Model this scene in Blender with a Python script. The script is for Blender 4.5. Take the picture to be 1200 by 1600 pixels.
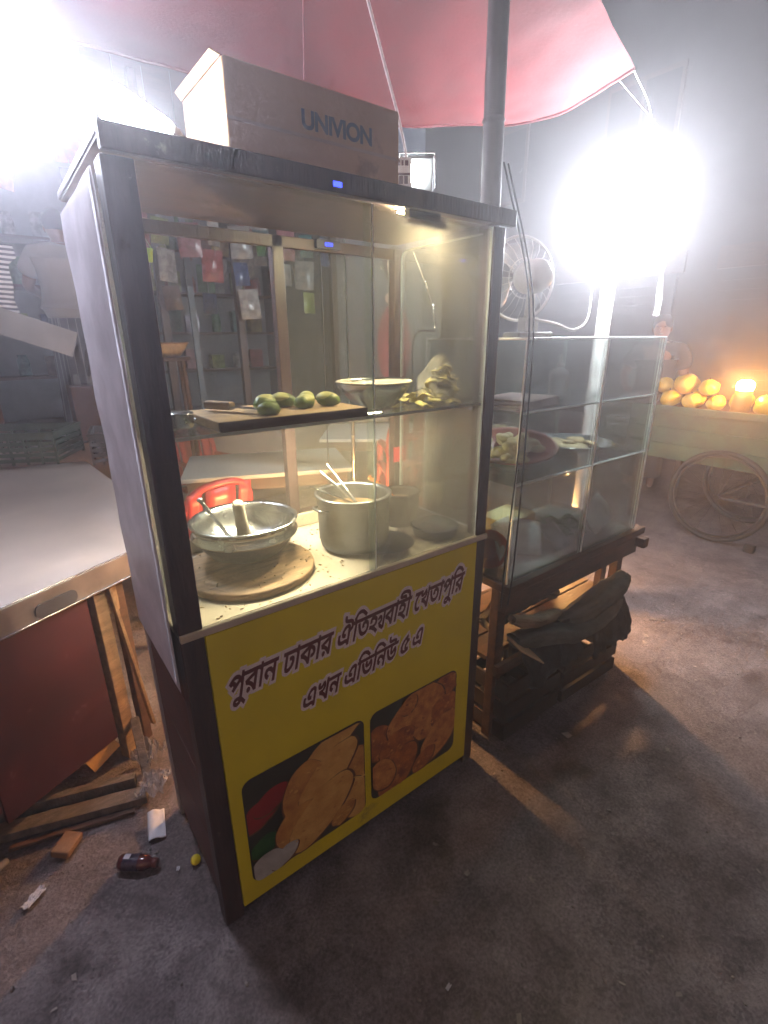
import bpy, bmesh, math, random
from mathutils import Vector, Matrix, Euler, noise
from mathutils.geometry import delaunay_2d_cdt

for o in list(bpy.data.objects): bpy.data.objects.remove(o)
sc = bpy.context.scene
COL = sc.collection
R = math.radians
rng = random.Random(7)

# ------------------------------------------------------------------ camera
cam = bpy.data.cameras.new('camera')
cam.sensor_fit = 'VERTICAL'; cam.sensor_height = 36.0; cam.sensor_width = 27.0
cam.lens = 773.26 / 1600 * 36.0
cam.clip_start = 0.02; cam.clip_end = 400
camo = bpy.data.objects.new('camera', cam); COL.objects.link(camo)
_r = Vector((0.79489, -0.606727, -0.005627)); _u = Vector((0.205638, 0.260665, 0.943275)); _f = Vector((0.570843, 0.750957, -0.331966))
camo.matrix_world = Matrix(((_r.x, _u.x, -_f.x, -0.1969), (_r.y, _u.y, -_f.y, -0.9704), (_r.z, _u.z, -_f.z, 1.5026), (0, 0, 0, 1)))
sc.camera = camo

# ------------------------------------------------------------------ night sky, exposure
world = bpy.data.worlds.new('World'); sc.world = world; world.use_nodes = True
wn = world.node_tree
bg = wn.nodes['Background']
sky = wn.nodes.new('ShaderNodeTexSky'); sky.sky_type = 'NISHITA'; sky.sun_disc = False
sky.sun_elevation = R(6.0); sky.sun_rotation = R(215); sky.dust_density = 4.0
tint = wn.nodes.new('ShaderNodeMixRGB'); tint.blend_type = 'MULTIPLY'; tint.inputs['Fac'].default_value = 1.0; tint.inputs[2].default_value = (1.0, 0.78, 0.86, 1)   # city glow
wn.links.new(sky.outputs['Color'], tint.inputs[1]); wn.links.new(tint.outputs[0], bg.inputs['Color'])
bg.inputs['Strength'].default_value = 0.15
sc.view_settings.view_transform = 'Standard'; sc.view_settings.look = 'None'
sc.view_settings.gamma = 1.0; sc.view_settings.exposure = 0.0; sc.view_settings.use_curve_mapping = False
sc.cycles.use_denoising = True
sc.cycles.use_adaptive_sampling = True; sc.cycles.adaptive_threshold = 0.12; sc.cycles.adaptive_min_samples = 16
sc.cycles.max_bounces = 5; sc.cycles.diffuse_bounces = 2; sc.cycles.glossy_bounces = 3
sc.cycles.transmission_bounces = 4; sc.cycles.transparent_max_bounces = 24; sc.cycles.volume_bounces = 0
sc.cycles.sample_clamp_indirect = 4.0; sc.cycles.caustics_reflective = False; sc.cycles.caustics_refractive = False

# ------------------------------------------------------------------ materials
MATS = {}
def nodes_of(name):
    m = bpy.data.materials.new(name); m.use_nodes = True
    nt = m.node_tree
    return m, nt, nt.nodes['Principled BSDF'], nt.nodes['Material Output']
def mat(name, col, rough=0.6, metal=0.0, var=0.25, scale=6.0, bump=0.0, bscale=None, col2=None, spec=0.5, stretch=None,
        trans=0.0, sub=0.0, detail=5.0, alpha=1.0, rvar=0.12, coat=0.0, wear=None):
    """Principled material whose colour, roughness and relief wander with object-space noise."""
    if name in MATS: return MATS[name]
    m, nt, b, out = nodes_of(name)
    N, L = nt.nodes, nt.links
    tc = N.new('ShaderNodeTexCoord'); mp = N.new('ShaderNodeMapping')
    L.new(tc.outputs['Object'], mp.inputs['Vector'])
    if stretch: mp.inputs['Scale'].default_value = stretch
    nz = N.new('ShaderNodeTexNoise'); nz.inputs['Scale'].default_value = scale; nz.inputs['Detail'].default_value = detail
    nz.inputs['Roughness'].default_value = 0.6
    L.new(mp.outputs[0], nz.inputs['Vector'])
    rp = N.new('ShaderNodeValToRGB')
    c2 = col2 if col2 else tuple(max(0, c * (1 - var)) for c in col)
    c1 = col if col2 else tuple(min(1, c * (1 + var * 0.6)) for c in col)
    rp.color_ramp.elements[0].position = 0.32; rp.color_ramp.elements[1].position = 0.68
    rp.color_ramp.elements[0].color = (*c2, 1); rp.color_ramp.elements[1].color = (*c1, 1)
    L.new(nz.outputs['Fac'], rp.inputs['Fac']); last = rp.outputs['Color']
    for wc, wscale, wpos in (wear or ()):   # chips, stains and grime with outlines of their own
        wz = N.new('ShaderNodeTexNoise'); wz.inputs['Scale'].default_value = wscale; wz.inputs['Detail'].default_value = 9; wz.inputs['Roughness'].default_value = 0.72
        L.new(tc.outputs['Object'], wz.inputs['Vector'])
        wr = N.new('ShaderNodeValToRGB'); wr.color_ramp.elements[0].position = wpos; wr.color_ramp.elements[1].position = wpos + 0.07
        L.new(wz.outputs['Fac'], wr.inputs['Fac'])
        mx = N.new('ShaderNodeMixRGB'); mx.inputs[2].default_value = (*wc, 1); L.new(wr.outputs[0], mx.inputs['Fac']); L.new(last, mx.inputs[1]); last = mx.outputs[0]
    L.new(last, b.inputs['Base Color'])
    mr = N.new('ShaderNodeMapRange'); mr.inputs['To Min'].default_value = max(0.03, rough - rvar); mr.inputs['To Max'].default_value = min(1, rough + rvar)
    L.new(nz.outputs['Fac'], mr.inputs['Value']); L.new(mr.outputs[0], b.inputs['Roughness'])
    b.inputs['Metallic'].default_value = metal
    b.inputs['Specular IOR Level'].default_value = spec
    if trans: b.inputs['Transmission Weight'].default_value = trans
    if coat: b.inputs['Coat Weight'].default_value = coat
    if sub:
        b.inputs['Subsurface Weight'].default_value = sub; b.inputs['Subsurface Radius'].default_value = (0.02, 0.01, 0.005)
    if alpha < 1: b.inputs['Alpha'].default_value = alpha
    if bump:
        n2 = N.new('ShaderNodeTexNoise'); n2.inputs['Scale'].default_value = bscale or scale * 4; n2.inputs['Detail'].default_value = 6
        L.new(mp.outputs[0], n2.inputs['Vector'])
        bp = N.new('ShaderNodeBump'); bp.inputs['Strength'].default_value = min(1, bump); bp.inputs['Distance'].default_value = 0.01
        L.new(n2.outputs['Fac'], bp.inputs['Height']); L.new(bp.outputs['Normal'], b.inputs['Normal'])
    MATS[name] = m
    return m
def emit(name, col, strength):
    if name in MATS: return MATS[name]
    m = bpy.data.materials.new(name); m.use_nodes = True
    nt = m.node_tree; nt.nodes.clear()
    e = nt.nodes.new('ShaderNodeEmission'); o = nt.nodes.new('ShaderNodeOutputMaterial')
    e.inputs['Color'].default_value = (*col, 1); e.inputs['Strength'].default_value = strength
    nt.links.new(e.outputs[0], o.inputs['Surface'])
    MATS[name] = m
    return m
def glass(name, tint=(0.93, 0.97, 0.95), dirt=0.08, dirtcol=(0.55, 0.55, 0.5), ior=1.45, dscale=5.0, rough=0.03):
    """Thin sheet glass: clear transmission, Fresnel reflection and a greasy, streaky film."""
    if name in MATS: return MATS[name]
    m = bpy.data.materials.new(name); m.use_nodes = True
    nt = m.node_tree; N, L = nt.nodes, nt.links; N.clear()
    out = N.new('ShaderNodeOutputMaterial')
    tr = N.new('ShaderNodeBsdfTransparent'); tr.inputs['Color'].default_value = (*tint, 1)
    gl = N.new('ShaderNodeBsdfGlossy'); gl.inputs['Roughness'].default_value = rough; gl.inputs['Color'].default_value = (1, 1, 1, 1)
    fr = N.new('ShaderNodeFresnel'); fr.inputs['IOR'].default_value = ior
    half = N.new('ShaderNodeMath'); half.operation = 'MULTIPLY'; half.inputs[1].default_value = 0.7
    L.new(fr.outputs[0], half.inputs[0])
    m1 = N.new('ShaderNodeMixShader'); L.new(half.outputs[0], m1.inputs['Fac']); L.new(tr.outputs[0], m1.inputs[1]); L.new(gl.outputs[0], m1.inputs[2])
    df = N.new('ShaderNodeBsdfDiffuse'); df.inputs['Color'].default_value = (*dirtcol, 1)
    tl = N.new('ShaderNodeBsdfTranslucent'); tl.inputs['Color'].default_value = (*dirtcol, 1)
    md = N.new('ShaderNodeMixShader'); md.inputs['Fac'].default_value = 0.5; L.new(df.outputs[0], md.inputs[1]); L.new(tl.outputs[0], md.inputs[2])
    tc = N.new('ShaderNodeTexCoord'); mp = N.new('ShaderNodeMapping'); mp.inputs['Scale'].default_value = (1, 1, 0.35)
    L.new(tc.outputs['Object'], mp.inputs['Vector'])
    nz = N.new('ShaderNodeTexNoise'); nz.inputs['Scale'].default_value = dscale; nz.inputs['Detail'].default_value = 8; nz.inputs['Roughness'].default_value = 0.65
    L.new(mp.outputs[0], nz.inputs['Vector'])
    mr = N.new('ShaderNodeMapRange'); mr.inputs['From Min'].default_value = 0.3; mr.inputs['From Max'].default_value = 0.75
    mr.inputs['To Min'].default_value = dirt * 0.35; mr.inputs['To Max'].default_value = dirt * 1.8
    L.new(nz.outputs['Fac'], mr.inputs['Value'])
    m2 = N.new('ShaderNodeMixShader'); L.new(mr.outputs[0], m2.inputs['Fac']); L.new(m1.outputs[0], m2.inputs[1]); L.new(md.outputs[0], m2.inputs[2])
    L.new(m2.outputs[0], out.inputs['Surface'])
    MATS[name] = m
    return m
def film(name, col=(0.8, 0.8, 0.82), dens=0.35, rough=0.15):
    """Thin plastic film: part see-through, part milky, glossy creases."""
    if name in MATS: return MATS[name]
    m = bpy.data.materials.new(name); m.use_nodes = True
    nt = m.node_tree; N, L = nt.nodes, nt.links; N.clear()
    out = N.new('ShaderNodeOutputMaterial')
    tr = N.new('ShaderNodeBsdfTransparent'); tr.inputs['Color'].default_value = (0.97, 0.97, 0.97, 1)
    pb = N.new('ShaderNodeBsdfPrincipled'); pb.inputs['Base Color'].default_value = (*col, 1); pb.inputs['Roughness'].default_value = rough
    nz = N.new('ShaderNodeTexNoise'); nz.inputs['Scale'].default_value = 30; nz.inputs['Detail'].default_value = 4
    tc = N.new('ShaderNodeTexCoord'); L.new(tc.outputs['Object'], nz.inputs['Vector'])
    bp = N.new('ShaderNodeBump'); bp.inputs['Strength'].default_value = 0.7; bp.inputs['Distance'].default_value = 0.01
    L.new(nz.outputs['Fac'], bp.inputs['Height']); L.new(bp.outputs[0], pb.inputs['Normal'])
    mr = N.new('ShaderNodeMapRange'); mr.inputs['To Min'].default_value = dens * 0.5; mr.inputs['To Max'].default_value = min(1, dens * 1.5)
    L.new(nz.outputs['Fac'], mr.inputs['Value'])
    mx = N.new('ShaderNodeMixShader'); L.new(mr.outputs[0], mx.inputs['Fac']); L.new(tr.outputs[0], mx.inputs[1]); L.new(pb.outputs[0], mx.inputs[2])
    L.new(mx.outputs[0], out.inputs['Surface'])
    MATS[name] = m
    return m

# ------------------------------------------------------------------ geometry collector
class G:
    def __init__(s): s.v = []; s.f = []; s.m = []; s.sm = []; s.mi = 0; s.M = Matrix.Identity(4)
    def at(s, M): s.M = M; return s
    def add(s, vs, fs, smooth=False):
        b = len(s.v); s.v += [tuple(s.M @ Vector(p)) for p in vs]
        for f in fs: s.f.append([i + b for i in f]); s.m.append(s.mi); s.sm.append(smooth)
        return s
    def box(s, x0, x1, y0, y1, z0, z1):
        return s.add([(x0, y0, z0), (x1, y0, z0), (x1, y1, z0), (x0, y1, z0), (x0, y0, z1), (x1, y0, z1), (x1, y1, z1), (x0, y1, z1)],
                     [(0, 3, 2, 1), (4, 5, 6, 7), (0, 1, 5, 4), (1, 2, 6, 5), (2, 3, 7, 6), (3, 0, 4, 7)])
    def cbox(s, c, d, rot=(0, 0, 0)):
        K = s.M; s.M = K @ Matrix.Translation(c) @ Euler(rot).to_matrix().to_4x4()
        s.box(-d[0] / 2, d[0] / 2, -d[1] / 2, d[1] / 2, -d[2] / 2, d[2] / 2); s.M = K
        return s
    def bar(s, a, b, w, h, twist=0):
        """A straight square-cut batten from a to b."""
        a, b = Vector(a), Vector(b); d = (b - a); L = d.length
        q = d.to_track_quat('X', 'Z').to_matrix().to_4x4()
        K = s.M; s.M = K @ Matrix.Translation(a) @ q @ Matrix.Rotation(twist, 4, 'X')
        s.box(0, L, -w / 2, w / 2, -h / 2, h / 2); s.M = K
        return s
    def tube(s, pts, r, n=8, closed=False, caps=True):
        P = [Vector(p) for p in pts]; k = len(P)
        rr = r if isinstance(r, (list, tuple)) else [r] * k
        vs = []; up = None
        for i in range(k):
            a = P[(i - 1) % k] if closed or i > 0 else P[0]
            b = P[(i + 1) % k] if closed or i < k - 1 else P[-1]
            t = (b - a).normalized()
            if up is None:
                up = Vector((0, 0, 1)) if abs(t.z) < 0.9 else Vector((1, 0, 0))
            x = up.cross(t)
            if x.length < 1e-5: x = Vector((1, 0, 0)).cross(t)
            x.normalize(); y = t.cross(x).normalized(); up = y
            for j in range(n):
                an = 2 * math.pi * j / n
                vs.append(P[i] + x * math.cos(an) * rr[i] + y * math.sin(an) * rr[i])
        fs = []
        for i in range(k if closed else k - 1):
            i2 = (i + 1) % k
            for j in range(n):
                fs.append((i * n + j, i * n + (j + 1) % n, i2 * n + (j + 1) % n, i2 * n + j))
        s.add(vs, fs, True)
        if caps and not closed:
            s.add([vs[j] for j in range(n)], [tuple(reversed(range(n)))]); s.add([vs[(k - 1) * n + j] for j in range(n)], [tuple(range(n))])
        return s
    def lathe(s, prof, n=24, c=(0, 0, 0), wob=0.0, seed=0, sq=1.0):
        vs = []
        for i, (r, z) in enumerate(prof):
            for j in range(n):
                an = 2 * math.pi * j / n
                w = 1 + wob * noise.noise((math.cos(an) * 1.5 + seed, math.sin(an) * 1.5, z * 12 + seed))
                vs.append((c[0] + r * w * math.cos(an), c[1] + r * w * sq * math.sin(an), c[2] + z))
        fs = []
        for i in range(len(prof) - 1):
            for j in range(n): fs.append((i * n + j, i * n + (j + 1) % n, (i + 1) * n + (j + 1) % n, (i + 1) * n + j))
        s.add(vs, fs, True)
        return s
    def grid(s, fn, nu, nv, smooth=True, thick=0.0):
        vs = [Vector(fn(i / nu, j / nv)) for j in range(nv + 1) for i in range(nu + 1)]
        fs = [(j * (nu + 1) + i, j * (nu + 1) + i + 1, (j + 1) * (nu + 1) + i + 1, (j + 1) * (nu + 1) + i) for j in range(nv) for i in range(nu)]
        s.add(vs, fs, smooth)
        return s
    def blob(s, c, r, seed=0, amp=0.15, freq=2.0, sub=2, rot=(0, 0, 0), flat=None):
        bm = bmesh.new(); bmesh.ops.create_icosphere(bm, subdivisions=sub, radius=1.0)
        K = s.M; s.M = K @ Matrix.Translation(c) @ Euler(rot).to_matrix().to_4x4()
        vs = []
        for v in bm.verts:
            p = v.co * (1 + amp * noise.noise(v.co * freq + Vector((seed * 3.1, seed * 1.7, seed))))
            z = p.z
            if flat is not None and z < flat: z = flat
            vs.append((p.x * r[0], p.y * r[1], z * r[2]))
        s.add(vs, [tuple(v.index for v in f.verts) for f in bm.faces], True); bm.free(); s.M = K
        return s
    def prism(s, pts, z0, z1):
        n = len(pts)
        s.add([(p[0], p[1], z0) for p in pts] + [(p[0], p[1], z1) for p in pts],
              [tuple(reversed(range(n))), tuple(range(n, 2 * n))] + [(i, (i + 1) % n, n + (i + 1) % n, n + i) for i in range(n)])
        return s
    def mesh(s, name, mats, bevel=0.0, seg=2, solid=0.0):
        me = bpy.data.meshes.new(name); me.from_pydata(s.v, [], s.f)
        for m in (mats if isinstance(mats, (list, tuple)) else [mats]): me.materials.append(m)
        for i, p in enumerate(me.polygons): p.material_index = s.m[i]; p.use_smooth = s.sm[i]
        if bevel or solid:
            bm = bmesh.new(); bm.from_mesh(me)
            if solid: bmesh.ops.solidify(bm, geom=bm.faces[:], thickness=solid)
            if bevel:
                es = [e for e in bm.edges if len(e.link_faces) == 2 and e.calc_face_angle(0) > 0.6]
                if es: bmesh.ops.bevel(bm, geom=es, offset=bevel, segments=seg, affect='EDGES', profile=0.5)
            bm.to_mesh(me); bm.free()
        me.update()
        return me
    def build(s, name, mats, parent=None, loc=(0, 0, 0), rot=(0, 0, 0), bevel=0.0, seg=2, solid=0.0):
        o = bpy.data.objects.new(name, s.mesh(name, mats, bevel, seg, solid)); COL.objects.link(o)
        o.location = loc; o.rotation_euler = rot
        if parent: o.parent = parent
        return o
def tag(o, label, cat, group=None, kind=None):
    if label: o['label'] = label
    if cat: o['category'] = cat
    if group: o['group'] = group
    if kind: o['kind'] = kind
    return o
def thing(name, label, cat, loc=(0, 0, 0), rot=(0, 0, 0), group=None):
    o = bpy.data.objects.new(name, None); COL.objects.link(o); o.empty_display_size = 0.1
    o.location = loc; o.rotation_euler = rot if isinstance(rot, tuple) else (0, 0, rot)
    return tag(o, label, cat, group)
def dup(root, loc, rot, label, group=None):
    r = root.copy(); COL.objects.link(r); r.location = loc; r.rotation_euler = rot if isinstance(rot, tuple) else (0, 0, rot)
    r['label'] = label
    if group: r['group'] = group
    for ch in list(root.children):
        c = ch.copy(); COL.objects.link(c); c.parent = r
        for g in list(ch.children):
            d = g.copy(); COL.objects.link(d); d.parent = c
    return r
def inst(me, name, parent=None, loc=(0, 0, 0), rot=(0, 0, 0), scale=None):
    o = bpy.data.objects.new(name, me); COL.objects.link(o); o.location = loc; o.rotation_euler = rot
    if scale: o.scale = scale
    if parent: o.parent = parent
    return o
def arc(c, r, a0, a1, n, plane='xz'):
    out = []
    for i in range(n + 1):
        a = a0 + (a1 - a0) * i / n
        p, q = r * math.cos(a), r * math.sin(a)
        out.append((c[0] + p, c[1], c[2] + q) if plane == 'xz' else (c[0], c[1] + p, c[2] + q) if plane == 'yz' else (c[0] + p, c[1] + q, c[2]))
    return out
def spline(pts, n=8):
    """Catmull-Rom through the points."""
    P = [Vector(p) for p in pts]; P = [P[0] * 2 - P[1]] + P + [P[-1] * 2 - P[-2]]
    out = []
    for i in range(1, len(P) - 2):
        for k in range(n):
            t = k / n; a, b, c, d = P[i - 1], P[i], P[i + 1], P[i + 2]
            out.append(0.5 * ((2 * b) + (c - a) * t + (2 * a - 5 * b + 4 * c - d) * t * t + (3 * b - a - 3 * c + d) * t ** 3))
    out.append(P[-2])
    return out
def rrect(x0, x1, y0, y1, r, n=5):
    pts = []
    for cx, cy, a in ((x1 - r, y1 - r, 0), (x0 + r, y1 - r, 90), (x0 + r, y0 + r, 180), (x1 - r, y0 + r, 270)):
        for i in range(n + 1):
            an = R(a + 90 * i / n); pts.append((cx + r * math.cos(an), cy + r * math.sin(an)))
    return pts

# palette
M_dkwood = mat('dark_painted_wood', (0.06, 0.03, 0.026), 0.45, var=0.5, scale=9, bump=0.2, stretch=(4, 4, 0.6), wear=[((0.17, 0.12, 0.10), 26, 0.62), ((0.02, 0.012, 0.01), 7, 0.60)])
M_brown = mat('brown_wood', (0.10, 0.05, 0.03), 0.6, var=0.5, scale=8, bump=0.25, stretch=(1, 4, 4))
M_palewood = mat('raw_wood', (0.31, 0.20, 0.11), 0.7, var=0.45, scale=7, bump=0.2, stretch=(1, 5, 5))
M_ply = mat('plywood', (0.27, 0.21, 0.14), 0.6, var=0.3, scale=5, bump=0.1, stretch=(6, 6, 0.7))
M_graypaint = mat('worn_grey_board', (0.34, 0.31, 0.31), 0.7, var=0.3, scale=10, bump=0.15)
M_yellow = mat('yellow_print', (0.72, 0.61, 0.0), 0.4, var=0.1, scale=5, rvar=0.12, bump=0.05, bscale=9, wear=[((0.42, 0.34, 0.03), 3.5, 0.64), ((0.16, 0.12, 0.03), 24, 0.70)])
M_cream = mat('cream_laminate', (0.55, 0.48, 0.36), 0.35, var=0.22, scale=9, wear=[((0.26, 0.19, 0.10), 9, 0.62), ((0.14, 0.10, 0.06), 45, 0.70)])
M_steel = mat('scratched_steel', (0.60, 0.61, 0.62), 0.24, 1.0, var=0.2, scale=18, bump=0.05, bscale=60)
M_alu = mat('dull_aluminium', (0.24, 0.245, 0.25), 0.36, 1.0, var=0.3, scale=14, bump=0.08, bscale=50)
M_soot = mat('sooty_metal', (0.06, 0.05, 0.045), 0.5, 0.6, var=0.6, scale=12, bump=0.15)
M_redpl = mat('red_plastic', (0.42, 0.025, 0.03), 0.35, var=0.2, scale=6)
M_white = mat('white_paint', (0.75, 0.75, 0.74), 0.5, var=0.12, scale=8)
M_black = mat('black_rubber', (0.018, 0.018, 0.02), 0.6, var=0.3, scale=12)
M_card = mat('cardboard', (0.40, 0.25, 0.14), 0.85, var=0.2, scale=4, bump=0.15, bscale=60, wear=[((0.26, 0.16, 0.09), 5, 0.60)])
M_pane = glass('cart_glass', dirt=0.075, dirtcol=(0.6, 0.55, 0.45))
M_case = glass('case_glass', tint=(0.95, 0.985, 0.975), dirt=0.022, dirtcol=(0.6, 0.66, 0.66))
M_edge = mat('glass_cut_edge', (0.86, 0.92, 0.91), 0.25, var=0.1)
M_film = film('clear_plastic_film', dens=0.4)
M_skin = mat('brown_skin', (0.25, 0.13, 0.08), 0.5, var=0.15, scale=14)
M_hair = mat('black_hair', (0.012, 0.010, 0.010), 0.5, var=0.4, scale=40, bump=0.4, bscale=90)

# ================================================================== SETTING
# ---- ground: one sheet to the horizon, worn asphalt with dusty concrete by the stalls
def ground_mat():
    m, nt, b, out = nodes_of('worn_asphalt'); N, L = nt.nodes, nt.links
    tc = N.new('ShaderNodeTexCoord')
    def nz(sc_, det, rough=0.6):
        n = N.new('ShaderNodeTexNoise'); n.inputs['Scale'].default_value = sc_; n.inputs['Detail'].default_value = det; n.inputs['Roughness'].default_value = rough
        L.new(tc.outputs['Object'], n.inputs['Vector']); return n
    big, mid, fine = nz(0.9, 4), nz(7, 8, 0.7), nz(120, 4)
    r1 = N.new('ShaderNodeValToRGB'); e = r1.color_ramp.elements
    e[0].position = 0.3; e[0].color = (0.172, 0.145, 0.148, 1); e[1].position = 0.72; e[1].color = (0.30, 0.262, 0.265, 1)
    L.new(big.outputs['Fac'], r1.inputs['Fac'])
    r2 = N.new('ShaderNodeValToRGB'); e = r2.color_ramp.elements
    e[0].position = 0.33; e[0].color = (0.55, 0.52, 0.5, 1); e[1].position = 0.66; e[1].color = (1.12, 1.1, 1.1, 1)
    L.new(mid.outputs['Fac'], r2.inputs['Fac'])
    r3 = N.new('ShaderNodeValToRGB'); e = r3.color_ramp.elements
    e[0].position = 0.36; e[0].color = (0.6, 0.6, 0.6, 1); e[1].position = 0.7; e[1].color = (1.25, 1.25, 1.25, 1)
    L.new(fine.outputs['Fac'], r3.inputs['Fac'])
    m1 = N.new('ShaderNodeMixRGB'); m1.blend_type = 'MULTIPLY'; m1.inputs['Fac'].default_value = 1; L.new(r1.outputs[0], m1.inputs[1]); L.new(r2.outputs[0], m1.inputs[2])
    m2 = N.new('ShaderNodeMixRGB'); m2.blend_type = 'MULTIPLY'; m2.inputs['Fac'].default_value = 1; L.new(m1.outputs[0], m2.inputs[1]); L.new(r3.outputs[0], m2.inputs[2])
    # dark stains with edges of their own
    st = nz(2.3, 5, 0.55); rs = N.new('ShaderNodeValToRGB'); e = rs.color_ramp.elements
    e[0].position = 0.60; e[0].color = (1, 1, 1, 1); e[1].position = 0.68; e[1].color = (0.55, 0.5, 0.48, 1)
    L.new(st.outputs['Fac'], rs.inputs['Fac'])
    m3 = N.new('ShaderNodeMixRGB'); m3.blend_type = 'MULTIPLY'; m3.inputs['Fac'].default_value = 1; L.new(m2.outputs[0], m3.inputs[1]); L.new(rs.outputs[0], m3.inputs[2])
    # hairline cracks and tar seams
    vo = N.new('ShaderNodeTexVoronoi'); vo.feature = 'DISTANCE_TO_EDGE'; vo.inputs['Scale'].default_value = 2.2
    wv = N.new('ShaderNodeMixRGB'); wv.blend_type = 'ADD'; wv.inputs['Fac'].default_value = 0.35; L.new(tc.outputs['Object'], wv.inputs[1]); L.new(mid.outputs['Color'], wv.inputs[2]); L.new(wv.outputs[0], vo.inputs['Vector'])
    rc = N.new('ShaderNodeValToRGB'); e = rc.color_ramp.elements
    e[0].position = 0.004; e[0].color = (0.42, 0.4, 0.4, 1); e[1].position = 0.016; e[1].color = (1, 1, 1, 1)
    L.new(vo.outputs['Distance'], rc.inputs['Fac'])
    m4 = N.new('ShaderNodeMixRGB'); m4.blend_type = 'MULTIPLY'; L.new(big.outputs['Fac'], m4.inputs['Fac']); L.new(m3.outputs[0], m4.inputs[1]); L.new(rc.outputs[0], m4.inputs[2])
    # pale trodden dust
    du = nz(3.7, 9, 0.75); rd = N.new('ShaderNodeValToRGB'); e = rd.color_ramp.elements
    e[0].position = 0.52; e[0].color = (0, 0, 0, 1); e[1].position = 0.75; e[1].color = (0.55, 0.55, 0.55, 1); L.new(du.outputs['Fac'], rd.inputs['Fac'])
    m5 = N.new('ShaderNodeMixRGB'); L.new(rd.outputs[0], m5.inputs['Fac']); L.new(m4.outputs[0], m5.inputs[1]); m5.inputs[2].default_value = (0.36, 0.31, 0.29, 1)
    L.new(m5.outputs[0], b.inputs['Base Color'])
    rr = N.new('ShaderNodeMapRange'); rr.inputs['From Min'].default_value = 0.55; rr.inputs['From Max'].default_value = 0.7; rr.inputs['To Min'].default_value = 0.88; rr.inputs['To Max'].default_value = 0.5
    L.new(st.outputs['Fac'], rr.inputs['Value']); L.new(rr.outputs[0], b.inputs['Roughness'])
    b.inputs['Specular IOR Level'].default_value = 0.3
    ad = N.new('ShaderNodeMath'); ad.operation = 'MULTIPLY_ADD'; ad.inputs[1].default_value = 0.35
    L.new(fine.outputs['Fac'], ad.inputs[0]); L.new(mid.outputs['Fac'], ad.inputs[2])
    bp = N.new('ShaderNodeBump'); bp.inputs['Strength'].default_value = 0.9; bp.inputs['Distance'].default_value = 0.012
    L.new(ad.outputs[0], bp.inputs['Height']); L.new(bp.outputs[0], b.inputs['Normal'])
    return m
g = G()
nx = 110
def gx_(i): # finer near the cart
    t = (i / nx) * 2 - 1
    return 0.8 + (1.0 * t * 2.2 + (abs(t) ** 5) * math.copysign(75, t))
def gh(x, y):
    if abs(x) > 6 or abs(y) > 6: return 0.0
    return 0.006 * noise.noise((x * 2.1, y * 2.1, 0)) + 0.0035 * noise.noise((x * 9, y * 9, 3)) - 0.004
g.add([(gx_(i), gx_(j), gh(gx_(i), gx_(j))) for j in range(nx + 1) for i in range(nx + 1)],
      [(j * (nx + 1) + i, j * (nx + 1) + i + 1, (j + 1) * (nx + 1) + i + 1, (j + 1) * (nx + 1) + i) for j in range(nx) for i in range(nx)], True)
ground = g.build('ground', ground_mat()); ground['kind'] = 'structure'
# grit and small stones
g = G()
for k in range(1500):
    x = rng.uniform(-0.7, 3.6); y = rng.uniform(-1.0, 1.3)
    if 0 < x < 0.95 and 0 < y < 0.48: continue
    r_ = 0.0015 + 0.0045 * rng.random() ** 4
    g.blob((x, y, gh(x, y) + r_ * 0.3), (r_ * rng.uniform(.8, 1.6), r_, r_ * 0.7), k, 0.3, 2, 1, (0, 0, rng.uniform(0, 6)))
grit = g.build('road_grit', mat('grey_grit', (0.24, 0.21, 0.19), 0.9, var=0.6, scale=40))
g = G()
for k in range(190):
    x = rng.uniform(-0.65, 3.4); y = rng.uniform(-0.95, 0.9)
    if -0.02 < x < 0.97 and -0.02 < y < 0.48: continue
    a = rng.uniform(0, 6.3); w = rng.uniform(0.003, 0.011) * (1 if rng.random() < .9 else 2); h_ = w * rng.uniform(0.25, 0.9); z = gh(x, y) + 0.0035
    ca, sa = math.cos(a), math.sin(a)
    g.add([(x + ca * px - sa * py, y + sa * px + ca * py, z + dz) for px, py, dz in ((-w, -h_, 0), (w, -h_ * .7, 0.002), (w * .8, h_, 0.003), (-w * .6, h_ * .8, 0.001))], [(0, 1, 2, 3)])
flk = g.build('road_litter_flakes', mat('pale_flakes', (0.30, 0.26, 0.23), 0.9, var=0.7, scale=9)); tag(flk, 'tiny trodden paper flakes and husks spread over the road', 'litter', kind='stuff')
tag(grit, 'scattered grit and small stones on the road surface', 'grit', kind='stuff')

# ================================================================== FOOD CART
W, D, ZC, ZT, ZR = 0.95, 0.46, 0.909, 1.772, 1.797
cart = thing('food_cart', 'tall wooden street food cart with yellow printed front and glass upper cabinet', 'food cart')
def post(x0, x1, y0, y1, z0, z1, m=M_dkwood):
    return G().box(x0, x1, y0, y1, z0, z1).build('post', m, cart, bevel=0.003)
p = post(0.0, 0.05, 0.0, 0.05, 0.0, ZT)
p = post(0.905, 0.947, 0.0, 0.042, 0.0, ZT)
p = post(0.002, 0.04, D - 0.04, D - 0.002, 0.0, ZT, M_graypaint); p['label'] = 'pale worn rear corner post'
p = post(0.912, 0.948, D - 0.036, D - 0.002, 0.0, ZT)
p = post(0.485, 0.520, D - 0.03, D - 0.002, ZC, ZT)
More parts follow.
